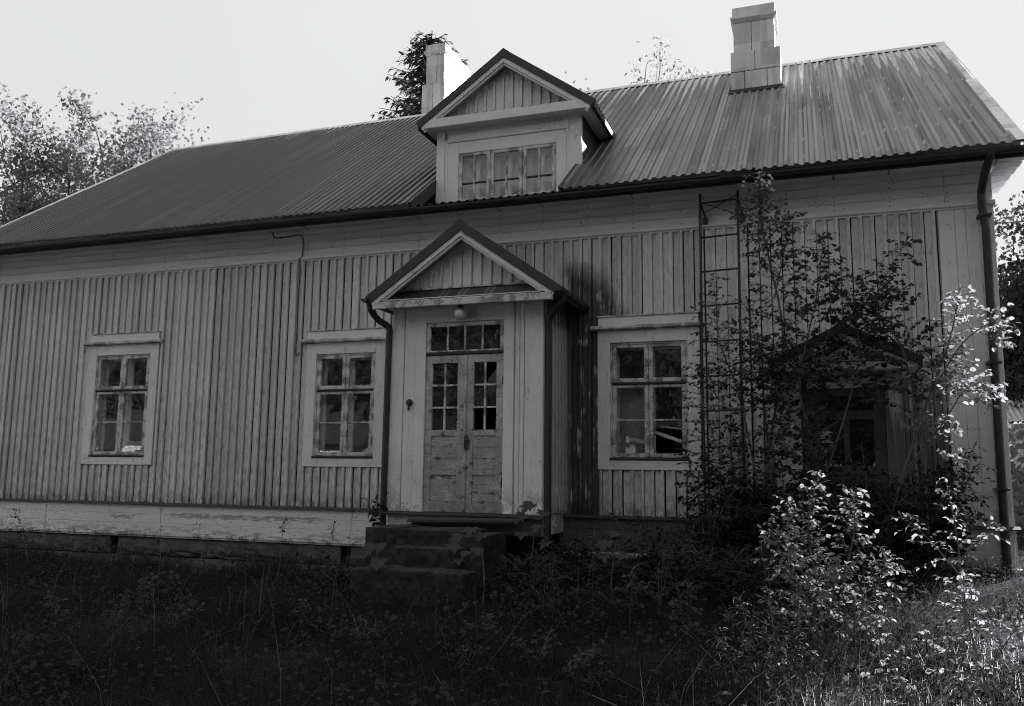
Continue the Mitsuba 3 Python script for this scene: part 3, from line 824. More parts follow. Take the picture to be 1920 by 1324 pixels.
add(PR + '__gable_ledge', hexa([(pxc - 1.13, PY - .29, 3.616), (pxc + 1.13, PY - .29, 3.616), (pxc + 1.05, PY - .03, 3.79), (pxc - 1.05, PY - .03, 3.79), (pxc - 1.13, PY - .29, 3.624), (pxc + 1.13, PY - .29, 3.624), (pxc + 1.05, PY - .03, 3.798), (pxc - 1.05, PY - .03, 3.798)]), 'roof_metal')
tympanum(PR, pxc - .02, .80, 3.81, 3.81 + .80 * .70, PY - .04, .135)
add(PR + '__gable_back', prism([(pxc - 1.15, 3.65), (pxc + 1.15, 3.65), (pxc, 4.45)], PY - .018, PY + .02, 'y'), 'trim_paint')
add(PR + '__tympanum_sill', box(pxc - .95, pxc + .95, PY - .07, PY - .03, 3.79, 3.808), PEEL)
# porch gutters and pipes
for s, xe in ((-1, pxc - 1.29), (1, pxc + 1.29)):
    m = prism([(xe + .05 * math.cos(a), 3.66 + .05 * math.sin(a)) for a in np.linspace(math.pi, 2 * math.pi, 7)], PY - .36, .0, 'y')
    add(PR + '__gutter', m, 'dark_metal')
add(PR + '__drainpipe', join([tube(catmull([(pxc - 1.27, PY - .25, 3.62), (pxc - 1.25, PY - .22, 3.52), (pxc - 1.21, PY - .1, 3.42), (PX0 - .045, PY - .03, 3.33), (PX0 - .04, PY - .02, 3.2)], 4), .043, 10, False), tube([(PX0 - .04, PY - .02, 3.2), (PX0 - .05, PY - .02, .78)], .043, 10)]), 'dark_metal', 'drainpipe left of the front door', smooth=50)
add(PR + '__drainpipe', join([tube(catmull([(pxc + 1.27, PY - .10, 3.62), (pxc + 1.24, PY - .08, 3.52), (PX1 + .11, PY + .0, 3.40), (PX1 + .06, PY + .03, 3.3), (PX1 + .055, PY + .05, 3.15)], 4), .043, 10, False), tube([(PX1 + .055, PY + .05, 3.15), (PX1 + .055, PY + .05, .7)], .043, 10)]), 'dark_metal', 'drainpipe right of the front door', smooth=50)

# ---- front door: two leaves and the transom light above
DO = number(H + '__door')
tag(DO, 'peeling double front door with small panes and bare lower panels')
dz1 = 2.945
yd = PY + .0
for leaf, (a, b) in enumerate(((dx0 + .004, -4.098), (-4.092, dx1 - .004))):
    sl, sr = (.085, .115) if leaf == 0 else (.095, .09)
    ga, gb = a + sl, b - sr
    ms = [bev(a, ga, yd, yd + .045, pz0 + .004, dz1 - .003), bev(gb, b, yd, yd + .045, pz0 + .004, dz1 - .003), bev(ga, gb, yd + .001, yd + .045, 2.84, dz1 - .003), bev(ga, gb, yd + .001, yd + .045, 1.925, 2.0), bev(ga, gb, yd + .001, yd + .045, 1.44, 1.51), bev(ga, gb, yd + .001, yd + .045, pz0 + .004, 1.12)]
    add(DO + '__leaf', join(ms), 'door_paint')
    for za, zb in ((1.512, 1.923), (1.122, 1.438)):
        n = 3 if za > 1.4 else (1 if leaf == 0 else 3)
        for q in range(n):
            h = (zb - za) / n
            add(DO + '__panel', bev(ga + .001, gb - .001, yd + .012 + rng.normal(0, .0012), yd + .035, za + q * h + .001, za + (q + 1) * h - .0015, .003), 'door_paint')
    gw = (gb - ga) / 2
    bars = [box(ga + gw - .011, ga + gw + .011, yd + .004, yd + .035, 2.001, 2.839)]
    for q in (1, 2):
        z = 2.0 + q * .28
        bars += [box(ga, ga + gw - .0115, yd + .004, yd + .035, z - .011, z + .011), box(ga + gw + .0115, gb, yd + .004, yd + .035, z - .011, z + .011)]
    add(DO + '__glazing_bar', join(bars), PEEL)
    for c in range(2):
        for r in range(3):
            p0, p1 = ga + c * gw + (.0 if c == 0 else .011), ga + (c + 1) * gw - (.011 if c == 0 else 0)
            q0, q1 = 2.0 + r * .28 + (.011 if r else 0), 2.0 + (r + 1) * .28 - .011
            if leaf == 1 and c == 1 and r == 2:
                pl = sg.Polygon([(p0, q0), (p1, q0), (p1, q1), (p1 - .03, q0 + .15), (p0 + .05, q0 + .09)])
                add(DO + '__pane', prism(pl, yd + .018, yd + .021, 'y'), 'pane_glass', 'broken door pane with a jagged remnant')
            elif leaf == 1 and r == 0:
                continue
            else:
                t_ = rng.normal(0, .002)
                add(DO + '__pane', ([(p0, yd + .02 + t_, q0), (p1, yd + .02 - t_, q0), (p1, yd + .02, q1), (p0, yd + .02, q1)], [[0, 1, 2], [0, 2, 3]]), 'pane_glass')
add(DO + '__astragal', bev(-4.120, -4.082, yd - .018, yd - .001, pz0 + .02, dz1 - .02, .006), 'door_paint')
add(DO + '__lock', join([bev(-4.10, -4.045, yd - .030, yd - .0185, 1.76, 1.93, .004), tube([(-4.07, yd - .03, 1.87), (-4.07, yd - .08, 1.87), (-4.0, yd - .085, 1.865)], .010, 8)]), 'dark_metal')
for z in (2.55, 1.3):
    add(DO + '__hinge', tube([(dx1 - .002, yd - .012, z), (dx1 - .002, yd - .012, z + .11)], .009, 8), 'dark_metal')
TR = number(H + '__transom_window')
tag(TR, 'four pane transom light above the front door')
z0, z1 = 2.985, 3.355
add(TR + '__rail', bev(dx0 + .002, dx1 - .002, PY - .02, PY + .05, 2.949, 2.984), 'rot_wood')
xs = np.linspace(dx0 + .05, dx1 - .05, 5)
fr = [box(dx0 + .002, xs[0], PY - .004, PY + .04, z0, z1), box(xs[4], dx1 - .002, PY - .004, PY + .04, z0, z1), box(xs[0], xs[4], PY - .003, PY + .04, z1 - .045, z1), box(xs[0], xs[4], PY - .003, PY + .04, z0, z0 + .02)]
fr += [box(x - .011, x + .011, PY + .0, PY + .03, z0 + .02, z1 - .045) for x in xs[1:4]]
add(TR + '__frame', join(fr), PEEL)
for a, b in zip(xs[:-1], xs[1:]):
    t_ = rng.normal(0, .002)
    add(TR + '__pane', ([(a, PY + .018 + t_, z0 + .02), (b, PY + .018 - t_, z0 + .02), (b, PY + .018, z1 - .045), (a, PY + .018, z1 - .045)], [[0, 1, 2], [0, 2, 3]]), 'pane_glass')
m = trimesh.creation.icosphere(2, .052); m.apply_scale((1, .6, 1))
add(H + '__bell', join([(np.array(m.vertices) * .9 + (-4.87, PY - .01, 2.35), m.faces), tube([(-4.87, PY - .03, 2.33), (-4.865, PY - .03, 2.25)], .014, 8)]), 'dark_metal', 'old round switch beside the front door', smooth=True)

# ---- porch lamps (things of their own)
def lamp(x, y, z, label, r=.078):
    k = number('globe_lamp')
    s = trimesh.creation.icosphere(3, r)
    add(k + '__globe', (np.array(s.vertices) + (x, y, z), s.faces), 'globe_glass', smooth=True)
    add(k + '__holder', join([tube([(x, y, z + r * .93), (x, y, z + r + .03)], .038, 12), tube(catmull([(x, y, z + r + .03), (x + .01, y + .01, z + r + .075), (x + .03, y + .12, z + r + .07)], 4), .010, 6)]), 'dark_metal', smooth=50)
    tag(k, label, 'lamp')


lamp(-4.13, PY - .15, 3.435, 'white glass globe lamp above the front double door')
lamp(-.385, QY - .12, 2.40, 'globe lamp on the overgrown small side porch')

# ---- side porch on the right
SP = H + '__side_porch'
sz0, sz1 = .86, 2.62
add(SP, join([prism(sg.box(QX0 + .01, .5, QX1 - .01, sz1).difference(sg.box(-.08, sz0, .725, 2.45)), QY + .03, QY + .09, 'y'), box(QX0 + .01, QX0 + .07, QY + .09, .02, .4, sz1), box(QX1 - .07, QX1 - .01, QY + .09, .02, .4, sz1), box(QX0 + .07, QX1 - .07, QY + .09, .3, .8, sz0 - .005)]), 'trim_paint')
for x0, x1 in ((QX0, -.275), (-.272, -.150), (.728, .810), (.813, QX1)):
    add(SP + '__board', bev(x0, x1, QY, QY + .029, sz0 - .2, sz1 - .002), 'wall_paint' if x0 > .5 else 'trim_paint')
add(SP + '__gap_strip', bev(-.146, -.084, QY + .01, QY + .029, sz0, sz1 - .002), 'rot_wood')  # dark strip standing for the shaded gap beside the door
for i in range(5):
    y0 = QY + .03 + i * .15
    add(SP + '__side_board', box(QX1 - .009, QX1 + .012, y0, y0 + .145, .6, sz1 - .002), 'wall_paint')
    add(SP + '__side_board', box(QX0 - .012, QX0 + .009, y0, y0 + .145, .6, sz1 - .002), 'wall_paint')
SD = number(H + '__side_door')
tag(SD, 'dark side door hidden behind the saplings')
ms = [bev(-.078, .05, QY + .03, QY + .07, sz0, 2.44), bev(.595, .723, QY + .03, QY + .07, sz0, 2.44)]
for za, zb in ((sz0, 1.06), (1.50, 1.60), (2.10, 2.20), (2.36, 2.44)):
    ms.append(bev(.05, .595, QY + .031, QY + .07, za, zb))
ms.append(bev(.29, .35, QY + .031, QY + .07, 1.60, 2.10))
add(SD + '__leaf', join(ms), 'grey_wood')
add(SD + '__panel', box(.051, .594, QY + .045, QY + .065, 1.061, 1.499), 'grey_wood')
for a, b, z0, z1 in ((.05, .29, 1.6, 2.1), (.35, .595, 1.6, 2.1), (.05, .595, 2.2, 2.36)):
    add(SD + '__pane', ([(a, QY + .05, z0), (b, QY + .05, z0), (b, QY + .05, z1), (a, QY + .05, z1)], [[0, 1, 2], [0, 2, 3]]), 'pane_glass')
SR = H + '__side_porch_roof'
gable_roof(SR, .305, .77, 3.11, .50, QY - .22, .02, face=.07, white=.05)
add(SR + '__fascia_board', bev(-.40, 1.01, QY - .215, QY - .18, sz1 + .0, sz1 + .085, .005), 'bright_paint')
add(SR + '__ceiling', box(-.44, 1.04, QY - .17, .01, sz1 + .004, sz1 + .02), 'trim_paint')
add(SR + '__gable_board', prism([(-.36, sz1 + .1), (.97, sz1 + .1), (.305, 3.0)], QY - .10, QY - .08, 'y'), 'trim_paint')
add(SR + '__gable_ledge', box(-.38, .99, QY - .20, QY - .08, sz1 + .087, sz1 + .1), 'dark_metal')

# ------------------------------------------------------------------ chimneys
def chimney(label, tiers, cap_h, seams):
    k = number(H + '__chimney')
    tag(k, label)
    core = []
    for ti, (x0, x1, y0, y1, z0, z1) in enumerate(tiers):
        core.append(box(x0 + .012, x1 - .012, y0 + .012, y1 - .012, z0, z1 - .004))
        rows = seams[ti]
        zz = [z0] + rows + [z1]
        for ri, (a, b) in enumerate(zip(zz[:-1], zz[1:])):
            nx = [3, 2, 3, 2][(ti + ri) % 4] if x1 - x0 > .6 else 2
            cx = np.linspace(x0, x1, nx + 1); cx[1:-1] += rng.uniform(-.06, .06, nx - 1)
            for c0, c1 in zip(cx[:-1], cx[1:]):
                add(k + '__panel', bev(c0 + .005, c1 - .005, y0 + rng.normal(0, .003), y0 + .013, a + .006, b - .005, .004), 'zinc')
            ny = 2 if y1 - y0 > 1 else 1
            cy = np.linspace(y0, y1, ny + 1)
            for c0, c1 in zip(cy[:-1], cy[1:]):
                add(k + '__panel', box(x1 - .013, x1 + rng.normal(0, .002), c0 + .014, c1 - .002, a + .002, b - .002), 'zinc')
                add(k + '__panel', box(x0 + rng.normal(0, .002), x0 + .013, c0 + .014, c1 - .002, a + .002, b - .002), 'zinc')
    x0, x1, y0, y1, z0, z1 = tiers[-1]
    add(k + '__cap', join([hexa([(x0 - .005, y0 - .005, z1), (x1 + .005, y0 - .005, z1), (x1 + .005, y1 + .005, z1), (x0 - .005, y1 + .005, z1), (x0 - .045, y0 - .045, z1 + .06), (x1 + .045, y0 - .045, z1 + .06), (x1 + .045, y1 + .045, z1 + .06), (x0 - .045, y1 + .045, z1 + .06)]),
                           box(x0 - .045, x1 + .045, y0 - .045, y1 + .045, z1 + .061, z1 + .10), bev(x0 - .015, x1 + .015, y0 - .015, y1 + .015, z1 + .101, z1 + cap_h)]), 'zinc')
    add(k, join(core), 'dark_metal')
    fx0, fx1, fy0, fy1 = tiers[0][:4]
    add(k + '__flashing', join([slab(fx0 - .06, fx1 + .06, (fy0 - .10, roof_z(fy0 - .10) + .035), (fy0, roof_z(fy0) + .04), .01), box(fx0 - .03, fx1 + .03, fy0 - .02, fy0 - .004, roof_z(fy0) - .02, roof_z(fy0) + .05)]) if fy0 < RY else box(fx0, fx1, fy0, fy1, 7.9, 8.0), 'dark_metal')
    return k


chimney('sheet metal clad chimney at right with sunlit right edge', [(-1.13, -.335, 3.1, 3.85, 7.6, 8.49), (-1.075, -.42, 3.15, 3.80, 8.49, 9.02)], .27, [[8.13], []])
chimney('tall chimney half hidden behind the dormer gable', [(-7.60, -7.085, 4.70, 6.15, 8.5, 9.58), (-7.53, -7.11, 4.73, 6.12, 9.58, 10.22)], .24, [[], []])

# ------------------------------------------------------------------ ladder, cable, steps
LD = 'ladder'
tag(LD, 'narrow iron roof ladder fixed upright to the wall right of the front porch', 'ladder')
lx0, lx1, ly = -1.29, -.825, -.15
for x in (lx0, lx1):
    add(LD + '__stile', tube([(x, ly, .75), (x - .01, ly, 2.6), (x + .005, ly, 5.02)], .018, 8), 'dark_metal', smooth=50)
for z in (4.90, 4.45, 4.01, 3.57, 3.12, 2.69, 2.26, 1.82, 1.38):
    add(LD + '__rung', tube([(lx0, ly, z - .005), (lx1, ly, z + .012)], .012, 6), 'dark_metal', smooth=50)
for a, b in (((lx0, ly + .02, 4.74), (lx1, ly + .02, 4.98)), ((lx0, ly + .03, 4.92), (lx1, ly + .03, 4.72))):
    add(LD + '__brace', tube([a, b], .006, 6), 'dark_metal')
for x in (lx0, lx1):
    add(LD + '__wall_bracket', join([bar((x, ly, 4.93), (x + .06, -.03, 4.72), .02, .02), box(x + .02, x + .085, -.06, -.012, 4.64, 4.73)]), 'dark_metal')
add('wall_cable', tube(catmull([at(511, 436, -.03), at(516, 446, -.03), at(545, 443, -.03), at(562, 441, -.03), at(568, 450, -.03), at(567, 480, -.04), (-7.245, -.06, 4.62), (-7.225, -.045, 4.5), (-7.24, -.035, 4.0), (-7.235, -.035, 3.5), (-7.24, -.035, 3.2), (-7.20, -.05, 3.165), (-7.17, -.05, 3.20)], 5), .009, 6), 'dark_metal', 'thin dark cable hanging down the battened wall left of the porch', 'cable', smooth=50)
add('insulator_bracket', join([tube(catmull([(-13.49, -.05, 4.98), (-13.42, -.10, 4.95), (-13.40, -.12, 4.85), (-13.44, -.11, 4.74), (-13.50, -.05, 4.72)], 4), .035, 8), box(-13.53, -13.44, -.05, -.012, 4.7, 5.0)]), 'dark_metal', 'dark iron bracket on the left end of the frieze', 'bracket', smooth=50)


def rough_block(x0, x1, y0, y1, z0, z1, amp=.008, key='concrete'):
    m = trimesh.creation.box((1, 1, 1))
    for _ in range(4):
        m = m.subdivide()
    v = np.array(m.vertices) + .5
    L = np.array([x1 - x0, y1 - y0, z1 - z0])
    q = v * L
    r = .014
    c = np.clip(q, r, L - r)
    d = q - c
    nd = np.linalg.norm(d, axis=1, keepdims=True)
    v = c + np.where(nd > 1e-9, d / np.maximum(nd, 1e-9) * np.minimum(nd, r), 0) + (x0, y0, z0)
    import meshkit
    k = v * 6
    o = np.sin(k[:, 0] * 1.7 + k[:, 1]) * np.cos(k[:, 1] * 1.3 - k[:, 2] * 1.9) + .6 * np.sin(k[:, 0] * 4.1 + k[:, 2] * 3.7) * np.sin(k[:, 1] * 3.3)
    v += amp * .5 * o[:, None] * np.where(nd > 1e-9, d / np.maximum(nd, 1e-9), 0) + rng.normal(0, amp * .12, v.shape)
    return v, np.array(m.faces)


ST = 'concrete_steps'
tag(ST, 'crumbling mossy concrete steps below the front double door', 'steps')
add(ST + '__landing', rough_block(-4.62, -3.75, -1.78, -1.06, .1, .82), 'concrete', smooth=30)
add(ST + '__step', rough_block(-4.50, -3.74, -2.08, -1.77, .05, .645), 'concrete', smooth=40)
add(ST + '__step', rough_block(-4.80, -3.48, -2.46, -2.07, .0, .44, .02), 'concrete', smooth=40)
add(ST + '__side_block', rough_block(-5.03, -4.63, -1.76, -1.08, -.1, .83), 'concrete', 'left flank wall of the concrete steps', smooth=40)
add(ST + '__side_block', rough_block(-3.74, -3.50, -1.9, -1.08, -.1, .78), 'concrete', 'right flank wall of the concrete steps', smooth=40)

# ------------------------------------------------------------------ vegetation
def outline_leaf(kind):
    """(vertices, triangles) of one leaf, base at the origin, tip at y=1, face towards z."""
    if kind == 'oval':
        t = [(0, 0), (.24, .18), (.33, .42), (.25, .72), (0, 1), (-.25, .72), (-.33, .42), (-.24, .18)]
    elif kind == 'lance':
        t = [(0, 0), (.11, .22), (.15, .5), (.09, .8), (0, 1), (-.09, .8), (-.15, .5), (-.11, .22)]
    elif kind == 'quad':
        t = [(0, 0), (.42, .5), (0, 1), (-.42, .5)]
    elif kind == 'round':
        t = [(0, 0), (.33, .1), (.46, .42), (.33, .78), (0, 1), (-.33, .78), (-.46, .42), (-.33, .1)]
    elif kind == 'maple':
        h = [(.0, .0), (.13, -.05), (.30, -.10), (.28, .04), (.52, .10), (.44, .20), (.56, .38), (.36, .36), (.42, .60), (.56, .72), (.36, .70), (.28, .62), (.17, .58), (.20, .80), (.10, .84), (0, 1.05)]
        t = h + [(-x, y) for x, y in h[-2:0:-1]]
    t = np.array(t, float)
    z = .25 * np.abs(t[:, 0]) - .26 * t[:, 1] ** 2
    v = np.column_stack([t, z])
    if kind == 'maple':
        c = np.array([[0, .3, -.01]])
    else:
        c = np.array([[0, .5, -.065]])
    v = np.vstack([v, c])
    n = len(t)
    f = np.array([(n, i, (i + 1) % n) for i in range(n)])
    if kind == 'quad':
        v = v[:4]; f = np.array([(0, 1, 2), (0, 2, 3)])
    return v, f


def place(kind, P, D, N, S):
    """Leaves at P, growing along D, face normal about N, length S: one mesh."""
    v, f = outline_leaf(kind)
    P, D, N, S = np.asarray(P, float), np.asarray(D, float), np.asarray(N, float), np.asarray(S, float)
    D = D / (np.linalg.norm(D, axis=1, keepdims=True) + 1e-9)
    X = np.cross(D, N); X /= np.linalg.norm(X, axis=1, keepdims=True) + 1e-9
    Z = np.cross(X, D)
    out = P[:, None] + S[:, None, None] * (v[None, :, 0:1] * X[:, None] + v[None, :, 1:2] * D[:, None] + v[None, :, 2:3] * Z[:, None])
    F = (f[None] + (np.arange(len(P)) * len(v))[:, None, None]).reshape(-1, 3)
    return out.reshape(-1, 3), F


def unit(a):
    return a / (np.linalg.norm(a, axis=-1, keepdims=True) + 1e-9)


def shrub(stems, rg, twig=.45, per=9, step=.055, leaf=.06, t0=.25, up=.35, droop=.25, r0=.014, sub=True, out_only=None):
    """stems: list of polylines. Returns (wood mesh, leaf P, D, N, S)."""
    wood, P, D, N, S = [], [], [], [], []

    def leafy(pts, n_, size):
        pts = np.asarray(pts)
        for i in range(n_):
            t = (i + .5 + rg.uniform(-.3, .3)) / n_
            t = .12 + .88 * t
            k = min(int(t * (len(pts) - 1)), len(pts) - 2)
            q = pts[k] + (pts[k + 1] - pts[k]) * (t * (len(pts) - 1) - k)
            tan = unit(pts[k + 1] - pts[k])
            side = unit(np.cross(tan, [0, 0, 1]) + 1e-6) * (1 if i % 2 else -1)
            d = unit(.55 * tan + .8 * side + rg.normal(0, .35, 3) + np.array([0, 0, -droop]))
            P.append(q + d * .008); D.append(d); N.append(unit(np.array([0, 0, 1.0]) + rg.normal(0, .45, 3))); S.append(size * rg.uniform(.5, 1.3))
        P.append(pts[-1]); D.append(unit(pts[-1] - pts[-2])); N.append(unit(np.array([0, -.2, 1.0]) + rg.normal(0, .4, 3))); S.append(size)

    for pts in stems:
        c = catmull(pts, 6)
        L = np.linalg.norm(np.diff(c, axis=0), axis=1).sum()
        rad = np.linspace(1, .25, len(c)) * r0 * (L / 2.5) ** .5
        wood.append(tube(c, rad, 6))
        nt = max(3, int(L * per))
        for i in range(nt):
            t = t0 + (1 - t0) * (i + rg.uniform(0, 1)) / nt
            k = min(int(t * (len(c) - 1)), len(c) - 2)
            q = c[k] + (c[k + 1] - c[k]) * (t * (len(c) - 1) - k)
            tan = unit(c[k + 1] - c[k])
            ang = i * 2.4 + rg.uniform(-.5, .5)
            a = unit(np.cross(tan, [.3, .9, .1])); b = np.cross(tan, a)
            d = unit(math.cos(ang) * a + math.sin(ang) * b + up * tan + np.array([0, 0, .15]))
            ln = twig * (1.15 - .8 * (t - t0) / (1 - t0)) * rg.uniform(.6, 1.25)
            end = q + d * ln + np.array([0, 0, -.18 * ln])
            mid = q + d * ln * .5 + np.array([0, 0, .03 * ln]) + rg.normal(0, .02, 3)
            tw = catmull([q, mid, end], 4)
            wood.append(tube(tw, np.linspace(.35, .15, len(tw)) * r0 * .6, 4, False))
            leafy(tw, max(2, int(ln / step)), leaf)
            if sub and ln > .3:
                for s in (-1, 1):
                    qs = tw[len(tw) // 2]
                    dd = unit(d + s * .9 * unit(np.cross(d, [0, 0, 1.0])) + rg.normal(0, .15, 3))
                    tw2 = np.array([qs, qs + dd * ln * .3, qs + dd * ln * .52 + np.array([0, 0, -.05 * ln])])
                    wood.append(tube(tw2, .0022, 3, False))
                    leafy(tw2, max(2, int(ln * .5 / step)), leaf * .95)
        leafy(c[int(len(c) * .7):], max(3, int(L * .3 / step)), leaf * .9)
    return join(wood), np.array(P), np.array(D), np.array(N), np.array(S)


def plant(name, label, cat, stems, seed, leafmat='leaf_thick', kind='oval', **kw):
    group = kw.pop('group', None)
    rg = np.random.default_rng(seed)
    k = number(name)
    tag(k, label, cat, group)
    wood, P, D, N, S = shrub(stems, rg, **kw)
    add(k + '__stem', wood, 'bark')
    add(k + '__leaf_mass', place(kind, P, D, N, S), leafmat, kind='stuff')
    return k


def stem(*uvy):
    return [at(*q) for q in uvy]


# young birch in front of the ladder
plant('birch_sapling', 'slim young birch whose sunlit tip reaches the eaves beside the ladder', 'sapling',
      [stem((1412, 1060, -.9), (1440, 860, -.95), (1468, 640, -.95), (1445, 500, -.9), (1430, 430, -1.2), (1425, 385, -1.5), (1424, 334, -1.75)),
       stem((1452, 560, -.92), (1470, 470, -.85), (1478, 400, -.8)),
       stem((1420, 900, -.95), (1385, 740, -1.0), (1350, 640, -1.0), (1338, 520, -.95)),
       stem((1440, 830, -.95), (1425, 690, -1.1), (1400, 560, -1.1)),
       stem((1415, 1000, -.9), (1360, 880, -1.1), (1318, 760, -1.15), (1312, 690, -1.1))],
      11, 'leaf_thick', 'oval', twig=.44, per=21, step=.031, leaf=.045, t0=.22, up=.45)
# maple-like saplings in front of the side porch
plant('aspen_sapling', 'leafy sapling leaning over the small side porch roof', 'sapling',
      [stem((1560, 1060, -1.4), (1530, 860, -1.4), (1500, 720, -1.35), (1530, 560, -1.3), (1545, 440, -1.3)),
       stem((1740, 1010, -1.3), (1728, 820, -1.35), (1690, 650, -1.4), (1640, 570, -1.4), (1700, 450, -1.35)),
       stem((1690, 650, -1.4), (1620, 590, -1.5), (1570, 540, -1.5)),
       stem((1545, 900, -1.4), (1590, 760, -1.5), (1610, 660, -1.5), (1600, 560, -1.5)),
       stem((1530, 860, -1.4), (1450, 720, -1.4), (1420, 640, -1.35)),
       stem((1580, 980, -1.6), (1500, 860, -1.7), (1440, 800, -1.7))],
      12, 'leaf_thick', 'round', twig=.48, per=21, step=.031, leaf=.047, t0=.3, up=.5)
# the sunlit one by the right corner
plant('poplar_sapling', 'sapling with bright sunlit round leaves before the right house corner', 'sapling',
      [stem((1650, 1060, -1.5), (1690, 900, -1.5), (1740, 750, -1.55), (1780, 640, -1.6), (1800, 540, -1.6)),
       stem((1745, 740, -1.55), (1800, 650, -1.7), (1850, 610, -1.8), (1885, 620, -1.8)),
       stem((1700, 880, -1.5), (1770, 790, -1.7), (1810, 730, -1.8), (1850, 720, -1.8)),
       stem((1690, 900, -1.5), (1740, 840, -1.8), (1790, 800, -1.9))],
      13, 'leaf_lit', 'round', twig=.34, per=15, step=.036, leaf=.05, t0=.45, up=.5)
# sunlit bushes in front
plant('willow_bush', 'sunlit bush standing tallest among the weeds before the side porch', 'bush',
      [stem((1550, 1260, -4.6), (1535, 1110, -4.6), (1515, 990, -4.6), (1535, 890, -4.6)),
       stem((1550, 1260, -4.6), (1585, 1080, -4.6), (1602, 990, -4.6), (1597, 925, -4.6)),
       stem((1550, 1260, -4.6), (1495, 1100, -4.6), (1478, 1010, -4.6), (1480, 940, -4.6)),
       stem((1550, 1260, -4.6), (1520, 1140, -4.7), (1465, 1040, -4.7), (1445, 985, -4.7)),
       stem((1550, 1260, -4.6), (1640, 1110, -4.6), (1665, 1040, -4.6)),
       stem((1550, 1260, -4.6), (1560, 1130, -4.8), (1570, 1050, -4.8))],
      14, 'leaf_lit', 'oval', twig=.23, per=32, step=.022, leaf=.038, t0=.2, up=.6)
plant('alder_seedling', 'thin sunlit seedling with stacked leaves before the right corner of the house', 'sapling',
      [stem((1815, 1260, -3.6), (1808, 1140, -3.5), (1795, 1010, -3.4), (1775, 905, -3.4)),
       stem((1802, 1080, -3.45), (1740, 1010, -3.3), (1690, 965, -3.3)),
       stem((1800, 1050, -3.45), (1840, 1010, -3.4), (1875, 990, -3.4))],
      15, 'leaf_lit', 'oval', twig=.2, per=20, step=.028, leaf=.040, t0=.15, up=.5)
plant('willow_shrub', 'low shrub of narrow bright leaves at the edge of the shade', 'bush',
      [stem((1450, 1330, -5.0), (1420, 1230, -5.0), (1385, 1120, -5.0)),
       stem((1450, 1330, -5.0), (1455, 1220, -5.0), (1440, 1110, -5.0)),
       stem((1450, 1330, -5.0), (1490, 1220, -5.0), (1500, 1130, -5.0)),
       stem((1450, 1330, -5.0), (1380, 1260, -5.0), (1345, 1190, -5.0)),
       stem((1450, 1340, -5.0), (1420, 1300, -5.0), (1370, 1285, -5.0))],
      16, 'leaf_lit', 'lance', twig=.17, per=34, step=.018, leaf=.044, t0=.12, up=.7)
plant('rowan_seedling', 'spindly seedling in the sunny grass at the lower right', 'sapling',
      [stem((1900, 1400, -5.0), (1845, 1270, -4.9), (1812, 1150, -4.8), (1806, 1080, -4.8)),
       stem((1860, 1310, -4.9), (1790, 1230, -4.9), (1730, 1190, -4.9)),
       stem((1845, 1270, -4.9), (1890, 1200, -4.9), (1915, 1170, -4.9)),
       stem((1740, 1400, -5.2), (1700, 1300, -5.1), (1660, 1220, -5.0), (1610, 1130, -4.9))],
      17, 'leaf_lit', 'round', twig=.19, per=20, step=.028, leaf=.032, t0=.25, up=.6)
# shaded undergrowth by the right wall
for i, (u_, y_, h_, lab) in enumerate(((1250, -1.6, .8, 'dark leafy undergrowth below the right window'), (1330, -1.2, 1.7, 'dark undergrowth at the foot of the ladder'), (1480, -1.4, 1.5, 'dark undergrowth left of the side porch door'),
                                        (1640, -1.5, 1.4, 'dark undergrowth before the side porch steps'), (1390, -2.4, .6, 'shaded bush between ladder and sunlit bush'), (1745, -.7, 1.15, 'dark undergrowth against the wall near the right corner'), (975, -2.15, .55, 'low dark weeds against the right flank of the concrete steps'), (655, -2.0, .4, 'low dark weeds against the left flank of the concrete steps'), (1085, -1.6, .6, 'low dark weeds between the front porch and the broken window'), (1410, -1.0, 1.7, 'tall dark bush between the ladder and the side porch'), (1700, -1.1, 1.35, 'tall dark bush at the right side of the side porch'), (1560, -1.25, 1.2, 'tall dark bush growing before the side porch door'))):
    b = at(u_, 1000, y_); gz = float(ground_z(b[0], b[1]))
    base = np.array([b[0], b[1], gz])
    rg = np.random.default_rng(40 + i)
    st = [[base, base + np.array([dx * .4, dy * .4, h_ * .5]), base + np.array([dx, dy, h_ * s])] for dx, dy, s in [(rg.uniform(-.7, .7), rg.uniform(-.3, .3), rg.uniform(.5, 1.1)) for _ in range(7)]]
    plant('undergrowth_bush', lab, 'bush', st, 50 + i, 'leaf_dark', 'oval', twig=.4, per=17, step=.036, leaf=.058, t0=.05, up=.5)

# maple seedlings with large leaves round the steps
def maple(label, base, leaves, seed):
    rg = np.random.default_rng(seed)
    k = number('maple_seedling')
    tag(k, label, 'seedling')
    base = np.array(base, float)
    tops = [np.array(q[:3], float) for q in leaves]
    ws = []
    hub = base + np.array([0, 0, .75 * (np.mean([t[2] for t in tops]) - base[2])])
    ws.append(tube(catmull([base, (base + hub) / 2 + rg.normal(0, .02, 3), hub], 4), .007, 6))
    for t in tops:
        ws.append(tube(catmull([hub, (hub + t) / 2 + np.array([0, 0, .05]), t], 4), .0025, 4))
    add(k + '__stem', join(ws), 'bark')
    for t, s in zip(tops, [q[3] for q in leaves]):
        d = unit(np.array([rg.uniform(-.6, .6), -1 + rg.uniform(-.2, .4), rg.uniform(-.55, -.1)]))
        add(k + '__leaf', place('maple', [t], [d], [unit(np.array([rg.uniform(-.2, .2), -.35, 1.0]))], [s * .8]), 'leaf_maple')


